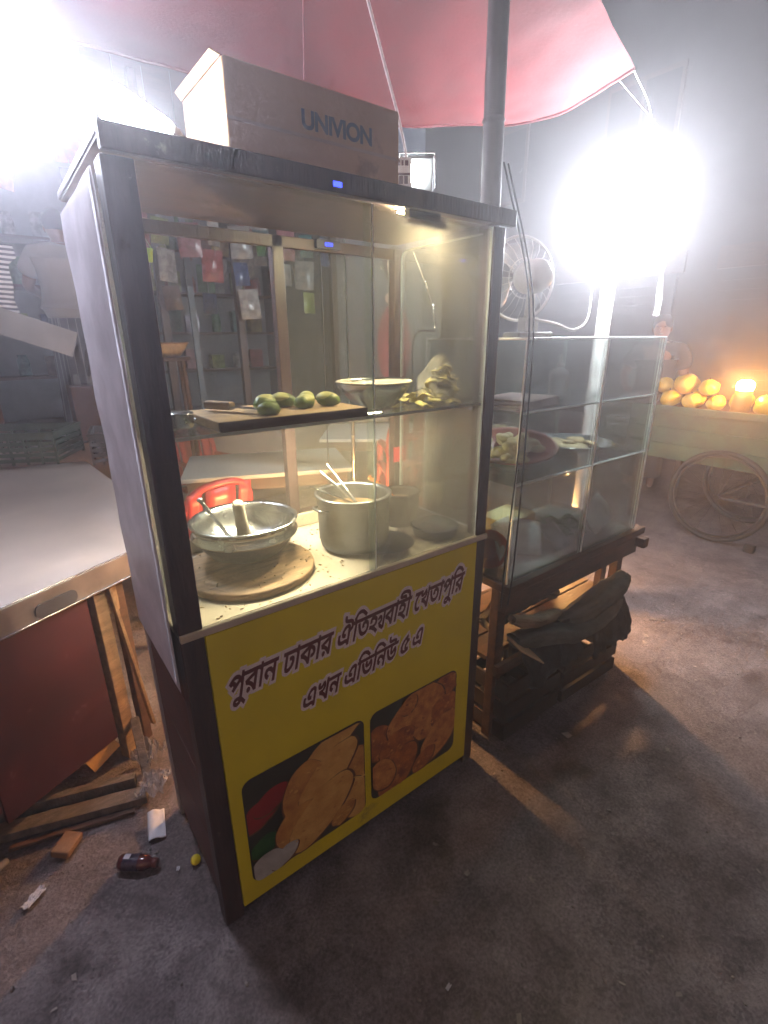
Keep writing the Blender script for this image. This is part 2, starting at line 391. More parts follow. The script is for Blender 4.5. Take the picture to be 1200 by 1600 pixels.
# lower body: boarded sides and back
for k in range(4):
    z0 = 0.05 + k * 0.213
    G().box(0.006, 0.02, 0.051, D - 0.041, z0, z0 + 0.211).build('side_plank', mat('side_plank_paint', (0.13, 0.055, 0.05), 0.6, var=0.45, scale=7, bump=0.2, stretch=(4, 1, 4)), cart, bevel=0.002)
    G().box(0.93, 0.944, 0.043, D - 0.037, z0, z0 + 0.211).build('side_plank', M_dkwood, cart, bevel=0.002)
G().box(0.041, 0.911, D - 0.02, D - 0.006, 0.06, ZC - 0.03).build('back_panel', M_brown, cart)
# front panel (printed sheet on board)
fp = G().box(0.051, 0.904, -0.004, 0.012, 0.036, ZC - 0.014).build('front_panel', M_yellow, cart, bevel=0.001)
G().box(0.051, 0.904, 0.012, 0.03, 0.0365, 0.075).build('bottom_rail', M_dkwood, cart)

GLY={'a':[[73,62,73,55,62,55,62,0,54,0,54,40,57,33,53,39,49,43,46,47,43,50,40,53,36,54,33,55,30,56,26,55,23,54,19,52,17,50,14,48,12,45,11,45,12,45,14,46,16,46,17,47,22,46,26,43,28,40,29,36,29,35,29,34,28,33,28,32,27,33,28,34,29,35,30,36,31,38,32,39,34,40,46,52,51,46,23,20,17,25,25,33,21,29,18,26,20,28,21,30,22,32,22,34,22,37,20,38,19,39,16,40,14,40,13,39,11,39,10,38,2,45,6,50,10,54,15,58,19,61,24,62,29,63,34,62,39,61,44,58,48,55,52,50,57,44,55,45,55,47,54,50,54,53,54,56,54,69,60,69,62,62],[43,-27,40,-26,37,-25,34,-24,32,-22,30,-19,29,-15,30,-11,33,-7,38,-5,44,-4,50,-4,56,-6,62,-9,68,-12,74,-17,80,-22,76,-27,70,-22,64,-18,58,-15,53,-12,49,-11,44,-10,41,-11,38,-12,37,-13,36,-15,37,-18,38,-19,41,-20,43,-20,46,-20,49,-19,51,-17,52,-15,53,-13,54,-10,54,-8,54,-6,54,1,62,1,62,-4,62,-8,61,-11,60,-15,59,-18,56,-22,53,-24,49,-26],[132,62,132,55,122,55,122,0,114,0,110,6,106,11,100,16,94,20,87,23,79,24,75,34,85,39,95,44,106,49,116,52,114,48,114,55,71,55,71,62],[114,47,116,45,108,42,100,38,92,35,85,30,90,29,96,26,102,23,107,19,112,14,115,9,114,9,114,11,114,13,114,16,114,19],[90,-1,88,0,86,1,85,3,84,5,85,8,86,10,88,11,90,11,92,11,94,10,96,8,96,5,96,3,94,1,92,0],[159,62,159,55,148,55,148,0,141,0,141,47,139,50,137,53,134,54,131,55,130,55,130,62,132,62,134,62,137,61,139,59,141,56,141,57,141,58,141,60,141,61,141,69,146,69,148,62],[219,62,219,55,209,55,209,0,201,0,201,24,203,19,199,23,195,27,191,30,187,33,183,35,179,35,176,35,173,33,171,31,171,27,171,25,173,22,175,20,179,18,175,11,170,14,166,18,163,23,162,28,163,32,165,36,167,39,171,41,174,42,178,42,183,42,188,41,192,38,196,36,199,32,203,28,202,28,201,30,201,33,201,35,201,37,201,55,157,55,157,62]],
'b':[[58,62,58,55,17,55,17,21,17,17,18,14,18,13,19,12,21,10,24,10,28,10,32,12,35,14,38,16,40,19,42,23,44,26,44,30,44,33,42,35,40,36,37,36,36,36,34,36,33,36,32,36,31,43,33,43,35,44,37,44,39,44,42,44,46,42,48,41,50,38,51,35,52,30,51,24,49,19,46,14,42,10,38,7,33,4,29,3,24,2,20,3,18,4,15,5,13,6,12,8,11,11,10,14,10,19,10,55,-1,55,-1,62],[84,62,84,55,74,55,74,0,66,0,66,47,65,50,63,53,60,54,57,55,56,55,56,62,57,62,60,62,62,61,65,59,66,56,66,57,66,58,66,60,66,61,66,69,72,69,74,62],[165,62,165,55,132,55,132,49,132,47,132,0,125,0,121,6,117,11,111,16,105,20,98,23,91,24,87,34,97,39,106,44,116,48,127,52,125,48,125,55,82,55,82,62],[125,47,127,44,122,42,116,40,111,38,106,35,101,33,96,30,102,29,108,26,114,23,119,19,123,14,126,9,125,9,125,11,125,13,125,16,125,19],[159,29,159,26,158,23,156,20,154,18,150,16,146,16,144,16,143,16,141,16,140,16,141,24,141,23,142,23,143,23,144,23,148,24,150,25,151,27,152,30,150,35,146,39,140,42,131,44,132,51,139,50,146,47,151,44,156,40,158,35],[192,62,192,55,181,55,181,0,173,0,173,47,172,50,170,53,167,54,164,55,163,55,163,62,165,62,167,62,170,61,172,59,174,56,174,57,174,58,173,60,173,61,173,69,179,69,181,62],[251,62,251,55,241,55,241,0,233,0,229,6,225,11,219,16,213,20,206,23,198,24,194,34,204,39,214,44,225,49,235,52,233,48,233,55,190,55,190,62],[233,47,235,45,227,42,219,38,211,35,204,30,209,29,215,26,221,23,226,19,231,14,234,9,234,9,233,11,233,13,233,16,233,19],[209,-1,207,0,205,1,204,3,203,5,204,8,205,10,207,11,209,11,211,11,213,10,215,8,215,5,215,3,213,1,211,0]],
'c':[[51,63,55,63,58,62,60,61,63,59,64,58,66,55,66,53,67,49,67,0,59,0,58,3,57,5,55,7,53,8,51,8,48,9,45,9,41,8,38,8,35,7,31,7,27,7,24,7,20,8,16,9,12,11,9,13,7,17,5,22,5,28,5,30,5,33,5,35,6,38,14,37,13,35,13,33,12,31,12,28,13,24,14,21,15,19,17,17,20,16,22,15,25,15,28,14,32,15,37,15,41,16,46,16,50,16,54,15,57,13,59,11,59,46,59,49,59,52,58,53,57,54,55,55,51,56,48,55,45,54,41,52,39,50,36,47,35,45,34,42,33,39,33,38,34,37,34,36,35,35,37,35,39,35,40,35,41,35,42,35,43,35,44,28,43,27,41,27,40,27,38,27,33,28,29,30,26,34,25,39,26,43,27,47,30,51,33,55,37,58,41,61,46,62],[83,58,83,52,81,48,78,45,74,42,70,39,66,37,66,45,68,46,70,48,72,49,74,52,75,54,75,57,75,60,74,62,73,63,72,65,70,66,67,68,63,69,59,69,48,71,43,72,38,74,35,76,32,79,31,83,30,88,31,88,31,90,31,91,31,92,38,91,38,91,38,90,38,89,38,88,38,86,39,84,39,83,40,81,41,80,43,79,45,79,47,78,60,77,65,76,68,75,71,74,74,73,76,72,78,70,80,68,82,65,83,61],[115,62,115,55,104,55,104,0,97,0,97,55,86,55,86,62,96,62,94,64,92,66,91,68,89,70,93,76,97,81,101,86,106,89,112,91,119,92,124,91,129,90,134,89,138,87,143,84,148,81,153,77,158,73,154,68,147,73,141,77,136,80,131,83,125,84,120,84,115,84,110,83,106,80,103,77,100,74,98,69,99,68,100,66,102,64,103,62],[155,5,147,6,139,9,133,14,127,22,121,33,117,47,124,49,128,37,132,28,137,21,142,16,148,14,154,13,159,13,162,14,165,15,167,17,169,19,170,22,171,25,171,28,171,32,170,35,168,39,165,41,162,42,158,43,155,42,153,41,151,39,151,37,151,36,151,35,151,33,152,32,144,31,143,32,143,34,143,36,143,38,143,42,145,45,147,47,150,49,154,50,158,50,164,49,169,47,173,44,176,39,178,34,179,27,178,21,176,16,173,12,168,8,162,6],[186,62,186,55,113,55,113,62],[209,50,216,49,222,47,226,44,229,41,230,37,231,32,230,25,225,20,218,16,208,14,209,15,214,14,219,12,224,9,229,6,234,3,239,-1,234,-6,228,-2,223,2,218,5,212,8,207,10,202,12,196,14,189,15,191,22,194,21,197,21,201,21,205,20,212,21,216,22,220,24,222,27,223,29,223,32,222,37,219,40,215,42,209,43,206,43,204,42,202,41,200,40,200,39,199,37,199,36,200,35,200,35,200,34,193,32,192,34,192,35,192,37,192,38,192,42,194,45,196,47,200,49,204,50],[202,47,201,50,199,52,196,54,192,56,194,60,199,59,204,57,207,54,209,51,210,47],[239,62,239,55,184,55,184,62]],
'd':[[61,62,61,55,50,55,50,0,42,0,39,6,34,11,29,16,22,20,15,23,8,24,4,34,13,39,24,44,34,49,45,52,42,48,42,55,-1,55,-1,62],[42,47,45,45,37,42,29,38,20,35,13,30,19,29,24,26,30,23,36,19,40,14,44,9,43,9,43,11,43,13,42,16,42,19],[87,62,87,55,77,55,77,0,69,0,69,47,68,50,65,53,63,54,59,55,59,55,59,62,60,62,63,62,65,61,67,59,69,56,69,57,69,58,69,60,69,61,69,69,74,69,77,62],[110,50,118,49,123,47,127,44,130,41,132,37,133,32,131,25,127,20,120,16,110,14,111,15,115,14,120,12,125,9,130,6,135,3,140,-1,136,-6,130,-2,124,2,119,5,114,8,109,10,104,12,98,14,91,15,92,22,96,21,99,21,103,21,107,20,113,21,118,22,121,24,123,27,124,29,125,32,124,37,121,40,116,42,111,43,108,43,105,42,103,41,102,40,101,39,101,37,101,36,101,35,101,35,102,34,94,32,94,34,94,35,93,37,93,38,94,42,95,45,98,47,101,49,106,50],[104,47,103,50,101,52,98,54,94,56,96,60,100,59,105,57,109,54,111,51,112,47],[140,62,140,55,85,55,85,62],[167,55,156,55,156,0,149,0,149,55,138,55,138,62,149,62,148,68,145,73,142,77,138,80,132,82,127,84,121,85,114,85,109,85,104,84,100,83,97,82,96,81,95,79,96,78,97,77,100,76,103,76,112,76,117,76,121,75,124,74,126,72,127,70,128,68,129,65,129,62,122,62,122,64,122,65,121,67,120,68,119,68,118,69,116,69,114,69,104,69,100,69,97,70,94,70,92,71,89,73,88,75,87,77,87,79,89,84,94,88,102,91,113,92,131,90,145,85,153,75,157,62,167,62]],
'e':[[36,62,36,55,34,55,30,54,27,52,23,49,20,46,17,42,15,37,13,32,13,26,13,20,15,15,17,11,20,9,24,7,27,7,29,7,31,7,33,8,35,9,38,3,36,1,33,0,30,0,26,-1,20,0,15,3,11,7,8,12,6,19,5,26,6,34,8,41,12,47,16,52,22,56,28,59,22,56,20,55,18,55,15,55,13,55,-1,55,-1,62],[105,62,105,55,95,55,95,0,87,0,84,4,81,8,77,12,73,15,68,18,63,20,57,22,51,24,49,33,54,30,62,28,69,25,75,21,80,18,84,14,87,10,87,12,87,14,87,17,87,19,87,69,92,69,95,62],[80,47,79,42,76,37,73,34,68,31,62,29,56,28,51,29,49,33,56,34,62,35,67,37,70,40,71,43,72,47,72,50,71,52,69,55,66,57,72,62,75,59,77,55,79,51],[53,43,47,44,43,46,40,50,40,55,40,57,40,59,41,61,42,63,49,61,49,60,48,58,48,57,48,55,48,53,49,51,51,50,53,50,55,50,57,51,59,52,62,54,64,57,66,61,72,62,72,58,70,53,67,50,64,47,61,45,57,43],[145,5,137,6,130,9,123,14,117,22,112,33,107,47,115,49,118,37,122,28,127,21,132,16,138,14,145,13,149,13,153,14,155,15,158,17,159,19,161,22,161,25,162,28,161,32,160,35,158,39,155,41,152,42,149,43,145,42,143,41,142,39,141,37,141,36,141,35,142,33,142,32,134,31,134,32,133,34,133,36,133,38,133,42,135,45,137,47,140,49,144,50,148,50,154,49,159,47,163,44,167,39,169,34,169,27,169,21,167,16,163,12,158,8,152,6],[176,62,176,55,103,55,103,62],[203,62,203,55,192,55,192,0,184,0,184,47,183,50,181,53,178,54,175,55,174,55,174,62,175,62,178,62,180,61,183,59,185,56,184,57,184,58,184,60,184,61,184,69,190,69,192,62],[274,62,274,55,264,55,264,0,256,0,256,40,258,33,254,39,251,43,247,47,244,50,241,53,238,54,235,55,231,56,227,55,224,54,221,52,218,50,216,48,213,45,212,45,214,45,215,46,217,46,219,47,224,46,227,43,229,40,230,36,230,35,230,34,230,33,230,32,228,33,229,34,230,35,231,36,233,38,234,39,235,40,248,52,253,46,224,20,218,25,226,33,223,29,220,26,221,28,222,30,223,32,223,34,223,37,222,38,220,39,218,40,216,40,214,39,213,39,211,38,204,45,208,50,212,54,216,58,221,61,225,62,231,63,236,62,241,61,245,58,249,55,254,50,258,44,256,45,256,47,256,50,256,53,256,56,256,69,261,69,264,62],[245,-27,242,-26,239,-25,236,-24,233,-22,231,-19,231,-15,232,-11,235,-7,239,-5,246,-4,252,-4,258,-6,263,-9,269,-12,275,-17,282,-22,278,-27,271,-22,265,-18,260,-15,255,-12,250,-11,245,-10,242,-11,240,-12,238,-13,238,-15,238,-18,240,-19,242,-20,245,-20,248,-20,250,-19,252,-17,254,-15,255,-13,256,-10,256,-8,256,-6,256,1,264,1,264,-4,263,-8,263,-11,262,-15,260,-18,258,-22,255,-24,250,-26],[301,62,301,55,290,55,290,0,283,0,283,55,272,55,272,62,281,62,280,64,278,66,276,68,275,70,279,76,282,81,287,86,292,89,297,91,304,92,310,91,315,90,319,89,324,87,329,84,334,81,339,77,344,73,339,68,333,73,327,77,322,80,316,83,311,84,306,84,300,84,296,83,292,80,289,77,286,74,284,69,285,68,286,66,287,64,289,62],[360,62,360,55,350,55,350,0,342,0,339,6,334,11,328,16,322,20,315,23,307,24,303,34,313,39,323,44,334,49,344,52,342,48,342,55,299,55,299,62],[342,47,344,45,336,42,328,38,320,35,313,30,318,29,324,26,330,23,336,19,340,14,344,9,343,9,342,11,342,13,342,16,342,19],[318,-1,316,0,314,1,313,3,312,5,313,8,314,10,316,11,318,11,321,11,322,10,324,8,324,5,324,3,322,1,321,0]],
'f':[[51,63,55,63,58,62,60,61,63,59,64,58,66,55,66,53,67,49,67,0,59,0,58,3,57,5,55,7,53,8,51,8,48,9,45,9,41,8,38,8,35,7,31,7,27,7,24,7,20,8,16,9,12,11,9,13,7,17,5,22,5,28,5,30,5,33,5,35,6,38,14,37,13,35,13,33,12,31,12,28,13,24,14,21,15,19,17,17,20,16,22,15,25,15,28,14,32,15,37,15,41,16,46,16,50,16,54,15,57,13,59,11,59,46,59,49,59,52,58,53,57,54,55,55,51,56,48,55,45,54,41,52,39,50,36,47,35,45,34,42,33,39,33,38,34,37,34,36,35,35,37,35,39,35,40,35,41,35,42,35,43,35,44,28,43,27,41,27,40,27,38,27,33,28,29,30,26,34,25,39,26,43,27,47,30,51,33,55,37,58,41,61,46,62],[146,62,146,55,136,55,136,0,128,0,125,4,122,8,118,12,114,15,109,18,104,20,99,22,92,24,90,33,95,30,103,28,111,25,116,21,121,18,125,14,128,10,128,12,128,14,128,17,128,19,128,69,134,69,136,62],[121,47,120,42,118,37,114,34,109,31,103,29,97,28,92,29,90,33,97,34,103,35,108,37,111,40,113,43,113,47,113,50,112,52,110,55,107,57,113,62,116,59,119,55,120,51],[94,43,89,44,84,46,82,50,81,55,81,57,81,59,82,61,83,63,90,61,90,60,89,58,89,57,89,55,89,53,90,51,92,50,94,50,96,50,98,51,100,52,103,54,105,57,107,61,113,62,113,58,111,53,108,50,105,47,102,45,98,43],[207,62,207,55,196,55,196,0,189,0,189,24,190,19,187,23,183,27,179,30,175,33,171,35,167,35,164,35,161,33,159,31,158,27,159,25,160,22,163,20,167,18,163,11,158,14,153,18,151,23,150,28,151,32,152,36,155,39,158,41,162,42,166,42,171,42,175,41,179,38,183,36,187,32,190,28,189,28,189,30,189,33,189,35,189,37,189,55,144,55,144,62]],
'g':[[51,63,55,63,58,62,60,61,63,59,64,58,66,55,66,53,67,49,67,0,59,0,58,3,57,5,55,7,53,8,51,8,48,9,45,9,41,8,38,8,35,7,31,7,27,7,24,7,20,8,16,9,12,11,9,13,7,17,5,22,5,28,5,30,5,33,5,35,6,38,14,37,13,35,13,33,12,31,12,28,13,24,14,21,15,19,17,17,20,16,22,15,25,15,28,14,32,15,37,15,41,16,46,16,50,16,54,15,57,13,59,11,59,46,59,49,59,52,58,53,57,54,55,55,51,56,48,55,45,54,41,52,39,50,36,47,35,45,34,42,33,39,33,38,34,37,34,36,35,35,37,35,39,35,40,35,41,35,42,35,43,35,44,28,43,27,41,27,40,27,38,27,33,28,29,30,26,34,25,39,26,43,27,47,30,51,33,55,37,58,41,61,46,62],[103,62,103,55,93,55,93,0,85,0,85,55,75,55,75,62,84,62,82,64,81,66,79,68,78,70,81,76,85,81,89,86,94,89,100,91,107,92,112,91,117,90,122,89,127,87,132,84,136,81,141,77,146,73,142,68,136,73,130,77,124,80,119,83,114,84,108,84,103,84,99,83,95,80,92,77,89,74,86,69,87,68,89,66,90,64,92,62],[145,4,138,5,132,6,127,9,122,13,117,19,113,26,109,35,105,47,113,48,117,37,121,27,126,20,131,16,137,13,144,12,149,12,153,14,157,16,159,19,161,23,161,27,161,30,161,32,160,34,159,36,158,38,157,40,161,48,165,42,167,37,168,32,169,27,168,21,166,15,163,11,158,7,152,5],[141,28,135,29,131,32,128,35,127,40,127,42,128,45,129,47,130,49,138,46,137,45,136,44,136,42,136,41,136,38,137,37,139,36,141,36,143,36,145,36,147,37,150,39,152,42,155,47,161,48,161,42,158,38,155,35,152,32,149,30,145,29],[176,62,176,55,101,55,101,62],[202,62,202,55,192,55,192,0,184,0,184,55,174,55,174,62,183,62,181,64,179,66,178,68,177,70,180,76,184,81,188,86,193,89,199,91,206,92,211,91,216,90,221,89,226,87,230,84,235,81,240,77,245,73,241,68,234,73,228,77,223,80,218,83,213,84,207,84,202,84,197,83,194,80,190,77,188,74,185,69,186,68,187,66,189,64,191,62],[263,62,263,55,252,55,252,0,244,0,244,24,246,19,242,23,239,27,235,30,231,33,227,35,223,35,219,35,216,33,215,31,214,27,214,25,216,22,219,20,223,18,219,11,213,14,209,18,207,23,206,28,206,32,208,36,211,39,214,41,218,42,222,42,226,42,231,41,235,38,239,36,243,32,246,28,245,28,245,30,244,33,244,35,244,37,244,55,200,55,200,62],[312,62,312,66,310,68,308,69,304,70,290,70,285,70,280,71,277,72,274,74,272,76,270,79,269,82,269,86,269,87,269,89,269,90,269,91,277,91,277,90,276,89,276,88,276,87,276,85,277,83,277,81,278,80,280,79,282,78,285,77,290,77,302,77,307,77,311,76,313,75,316,73,317,72,319,69,319,66,320,62],[334,62,334,55,297,55,297,37,297,35,298,33,299,32,301,32,303,32,305,33,307,34,309,37,312,40,314,43,320,44,323,39,325,35,327,30,327,24,326,19,324,13,321,9,316,5,310,3,303,2,297,3,291,5,285,8,280,12,276,18,272,26,268,35,264,47,272,48,276,36,280,26,285,19,290,14,296,11,303,10,310,11,315,14,318,19,320,24,319,28,318,32,317,35,315,37,320,39,317,35,313,31,310,28,307,26,304,25,301,24,299,24,297,25,295,26,293,27,292,28,291,31,290,34,289,39,289,55,261,55,261,62]],
'h':[[31,0,24,1,18,3,12,6,8,11,6,17,5,25,6,32,9,39,15,46,22,52,31,57,41,63,45,58,44,56,44,55,44,53,43,52,44,49,46,47,48,46,52,46,52,46,53,46,53,46,53,46,57,40,51,37,47,34,44,31,41,28,40,25,39,22,40,19,41,17,44,15,49,14,50,14,51,14,52,15,53,15,56,6,51,4,45,2,38,0],[32,7,35,7,37,7,40,8,42,8,44,9,46,9,46,9,39,10,35,13,32,17,32,22,32,26,33,29,36,33,39,36,43,39,48,43,47,40,44,41,41,42,39,44,38,46,37,48,37,51,37,52,37,53,37,54,38,55,38,53,31,49,25,45,20,40,16,35,14,30,13,24,14,18,16,14,19,11,23,9,27,7]],
'i':[[51,63,55,63,58,62,60,61,63,59,64,58,66,55,66,53,67,49,67,0,59,0,58,3,57,5,55,7,53,8,51,8,48,9,45,9,41,8,38,8,35,7,31,7,27,7,24,7,20,8,16,9,12,11,9,13,7,17,5,22,5,28,5,30,5,33,5,35,6,38,14,37,13,35,13,33,12,31,12,28,13,24,14,21,15,19,17,17,20,16,22,15,25,15,28,14,32,15,37,15,41,16,46,16,50,16,54,15,57,13,59,11,59,46,59,49,59,52,58,53,57,54,55,55,51,56,48,55,45,54,41,52,39,50,36,47,35,45,34,42,33,39,33,38,34,37,34,36,35,35,37,35,39,35,40,35,41,35,42,35,43,35,44,28,43,27,41,27,40,27,38,27,33,28,29,30,26,34,25,39,26,43,27,47,30,51,33,55,37,58,41,61,46,62]]}


def fill_nonzero(loops, name, m, parent, place):
    """Flat filled lettering: constrained triangulation of the outlines, kept where the winding is not zero."""
    pts = []; edges = []
    for lp in loops:
        b = len(pts); pts += [Vector(p) for p in lp]; edges += [(b + i, b + (i + 1) % len(lp)) for i in range(len(lp))]
    vo, eo, fo = delaunay_2d_cdt(pts, edges, [], 0, 1e-4)[:3]
    def wind(x, y):
        w = 0
        for lp in loops:
            n = len(lp)
            for i in range(n):
                x0, y0 = lp[i]; x1, y1 = lp[(i + 1) % n]
                if (y0 <= y) != (y1 <= y):
                    t = x0 + (y - y0) / (y1 - y0) * (x1 - x0)
                    if t > x: w += 1 if y1 > y0 else -1
        return w
    fs = []
    for f in fo:
        cx = sum(vo[i].x for i in f) / len(f); cy = sum(vo[i].y for i in f) / len(f)
        if wind(cx, cy): fs.append(tuple(f))
    gg = G(); gg.add([place(v.x, v.y) for v in vo], fs)
    return gg.build(name, m, parent)
def simplify(lp):
    out = [lp[0]]
    for p in lp[1:]:
        if abs(p[0] - out[-1][0]) + abs(p[1] - out[-1][1]) > 0.5: out.append(p)
    return out
def grow(lp, d):
    n = len(lp); out = []
    for i in range(n):
        a, b, c = lp[i - 1], lp[i], lp[(i + 1) % n]
        e1 = Vector((b[0] - a[0], b[1] - a[1])); e2 = Vector((c[0] - b[0], c[1] - b[1]))
        if e1.length < 1e-6 or e2.length < 1e-6: out.append(b); continue
        e1.normalize(); e2.normalize()
        nn = Vector((-e1.y - e2.y, e1.x + e2.x))   # outlines run clockwise: left of travel is outside
        if nn.length < 0.2: nn = Vector((-e1.y, e1.x))
        nn.normalize(); k = min(1.6, 1 / max(0.4, nn.dot(Vector((-e1.y, e1.x)))))
        out.append((b[0] + nn.x * d * k, b[1] + nn.y * d * k))
    return out
def yaphala(x):
    """The joined ya stroke that the font has no code point for."""
    c = [(x + 2, 34), (x + 9, 40), (x + 17, 38), (x + 21, 30), (x + 17, 23), (x + 9, 20), (x + 15, 10), (x + 27, 3), (x + 36, 0)]
    def ribbon(pts, w):
        L_, R_ = [], []
        for i, p in enumerate(pts):
            a = pts[max(0, i - 1)]; b = pts[min(len(pts) - 1, i + 1)]
            d = Vector((b[0] - a[0], b[1] - a[1])).normalized()
            L_.append((p[0] - d.y * w, p[1] + d.x * w)); R_.append((p[0] + d.y * w, p[1] - d.x * w))
        return L_ + R_[::-1]
    return [ribbon(c, 3.4), ribbon([(x + 36, 62), (x + 36, 0)], 3.4), ribbon([(x - 4, 58.5), (x + 44, 58.5)], 3.4)]
def words(seq, gap):
    """seq: list of (word key list); returns laid out loops and total width."""
    x = 0; out = []
    for keys in seq:
        for k in keys:
            if k == '+':
                out += yaphala(x); x += 42; continue
            lp = [simplify([(q[i] + x, q[i + 1]) for i in range(0, len(q), 2)]) for q in GLY[k]]
            out += lp; x = max(a for l in lp for a, _ in l) + (0 if k in 'c' else 0)
        x += gap
    return out, x - gap
def lettering(seq, x0, x1, z0, z1, h, gap, nm):
    loops, wd = words(seq, gap)
    loops = [l for l in loops if len(l) > 2]
    sx = (x1 - x0) / wd
    def place(yoff):
        def pl(x, y):
            t = x / wd
            return (x0 + x * sx + (y / 62) * h * 0.22, yoff, z0 + (z1 - z0) * t + y / 62 * h)
        return pl
    fill_nonzero([grow(l, 13.5) for l in loops], 'lettering_outline', mat('print_outline', (0.85, 0.76, 0.76), 0.5, var=0.08), fp, place(-0.0052))
    fill_nonzero([grow(l, 2.6) for l in loops], 'lettering', mat('print_maroon', (0.13, 0.018, 0.02), 0.5, var=0.2), fp, place(-0.0064))
lettering([['a'], ['b'], ['c', '+', 'd'], ['e']], 0.078, 0.842, 0.712, 0.752, 0.056, 30, 1)
lettering([['f'], ['g'], ['h'], ['i']], 0.262, 0.672, 0.585, 0.622, 0.053, 26, 2)

# two printed food pictures, flat print built up in thin layers
M_pd = mat('print_dark', (0.035, 0.028, 0.015), 0.4, var=0.4)
M_puri = mat('print_golden_fried', (0.66, 0.34, 0.07), 0.45, var=0.5, scale=22, bump=0.1, col2=(0.44, 0.17, 0.03))
M_puri2 = mat('print_pale_fried', (0.74, 0.47, 0.12), 0.45, var=0.5, scale=22, col2=(0.58, 0.28, 0.05))
M_fry = mat('print_brown_fried', (0.58, 0.20, 0.04), 0.45, scale=26, col2=(0.24, 0.06, 0.02))
M_fry2 = mat('print_orange_fried', (0.70, 0.33, 0.08), 0.45, scale=30, col2=(0.40, 0.12, 0.025))
M_tom = mat('print_red', (0.30, 0.015, 0.012), 0.4, var=0.4)
M_leaf = mat('print_green', (0.03, 0.12, 0.02), 0.4, var=0.5, scale=25)
M_napkin = mat('print_white', (0.48, 0.48, 0.44), 0.4, var=0.25, scale=25)
def food_photo(x0, x1, z0, z1, items, mats, speck=60):
    mats = mats + [mat('print_crust_shade', (0.15, 0.06, 0.02), 0.45, var=0.5, scale=30)]
    gg = G(); rim = rrect(x0, x1, z0, z1, 0.028)
    def inside(x, z):
        m_ = 0.004; x = min(max(x, x0 + m_), x1 - m_); z = min(max(z, z0 + m_), z1 - m_)
        for cx, cz, sx, sz in ((x0, z0, 1, 1), (x1, z0, -1, 1), (x0, z1, 1, -1), (x1, z1, -1, -1)):
            ccx, ccz = cx + sx * 0.028, cz + sz * 0.028
            if (x - ccx) * sx < 0 and (z - ccz) * sz < 0:
                d = math.hypot(x - ccx, z - ccz)
                if d > 0.024: x = ccx + (x - ccx) * 0.024 / d; z = ccz + (z - ccz) * 0.024 / d
        return x, z
    gg.mi = 0
    K = len(rim); gg.add([(x, -0.0048, z) for x, z in rim], [tuple(range(K - 1, -1, -1))])
    for n_, (mi, cx, cz, a, b, rot) in enumerate(items):
        gg.mi = mi; y = -0.0053 - 0.00035 * n_
        for sc_, dy, in ((1.0, 1), (0.95, 0)):
            ring = []; gg.mi = len(mats) - 1 if dy else mi; y = -0.0053 - 0.0005 * n_ + 0.0002 * dy
            for i in range(30):
                t = 2 * math.pi * i / 30; w = 1 + 0.09 * noise.noise((math.cos(t) * 1.6 + n_ * 3, math.sin(t) * 1.6, n_))
                ex, ez = a * sc_ * w * math.cos(t), b * sc_ * w * math.sin(t) + (0.004 if not dy else 0)
                px = x0 + (x1 - x0) * cx + ex * math.cos(rot) - ez * math.sin(rot); pz = z0 + (z1 - z0) * cz + ex * math.sin(rot) + ez * math.cos(rot)
                px, pz = inside(px, pz); ring.append((px, y, pz))
            gg.add(ring, [tuple(range(29, -1, -1))])
    prg = random.Random(int(x0 * 1000))
    for q in range(speck):   # crumbs and blisters of the fried crust
        mi, cx, cz, a, b, rot = prg.choice([i_ for i_ in items if i_[0] in (1, 2)]); gg.mi = prg.choice((1, 2, 2))
        rr = prg.uniform(0.002, 0.009); an = prg.uniform(0, 6.3); k_ = math.sqrt(prg.random()) * 0.8
        ox, oz = a * k_ * math.cos(an), b * k_ * math.sin(an)
        px = x0 + (x1 - x0) * cx + ox * math.cos(rot) - oz * math.sin(rot); pz = z0 + (z1 - z0) * cz + ox * math.sin(rot) + oz * math.cos(rot)
        ring = []
        for i in range(9):
            t = 2 * math.pi * i / 9; w = prg.uniform(0.6, 1.3); ex, ez = inside(px + rr * w * math.cos(t), pz + rr * 0.7 * w * math.sin(t)); ring.append((ex, -0.0053 - 0.0005 * len(items) - 0.00006 * (q % 20), ez))
        gg.add(ring, [tuple(range(8, -1, -1))])
    o = gg.build('food_photo', mats, fp)
    return o
o = food_photo(0.083, 0.458, 0.098, 0.456, [
    (3, .10, .62, .07, .042, .5), (3, .20, .70, .06, .035, .5), (4, .12, .30, .05, .035, .3), (1, .93, .55, .07, .09, .9), (2, .90, .22, .07, .10, .7),
    (2, .72, .92, .15, .045, .62), (1, .45, .62, .07, .10, -.3), (2, .66, .63, .135, .060, .75), (1, .40, .30, .085, .075, .3),
    (2, .58, .30, .14, .072, .72), (1, .78, .14, .05, .03, .6), (5, .12, .10, .06, .05, .2), (5, .26, .10, .05, .028, .6)], [M_pd, M_puri, M_puri2, M_tom, M_leaf, M_napkin])
o['label'] = 'printed picture of golden fried flatbreads with tomato and greens'
o = food_photo(0.480, 0.842, 0.112, 0.452, [
    (1, .10, .62, .06, .07, .3), (1, .85, .85, .09, .05, .6), (2, .52, .72, .13, .10, .4), (1, .30, .48, .08, .06, .2), (2, .66, .52, .07, .05, .4),
    (1, .88, .55, .07, .08, .5), (1, .30, .18, .11, .065, .9), (2, .80, .30, .11, .065, .75), (1, .60, .12, .06, .035, .6), (2, .12, .25, .05, .07, .4), (2, .42, .88, .04, .028, .8)], [M_pd, M_fry, M_fry2], 150)
o['label'] = 'printed picture of brown battered fried chicken pieces'

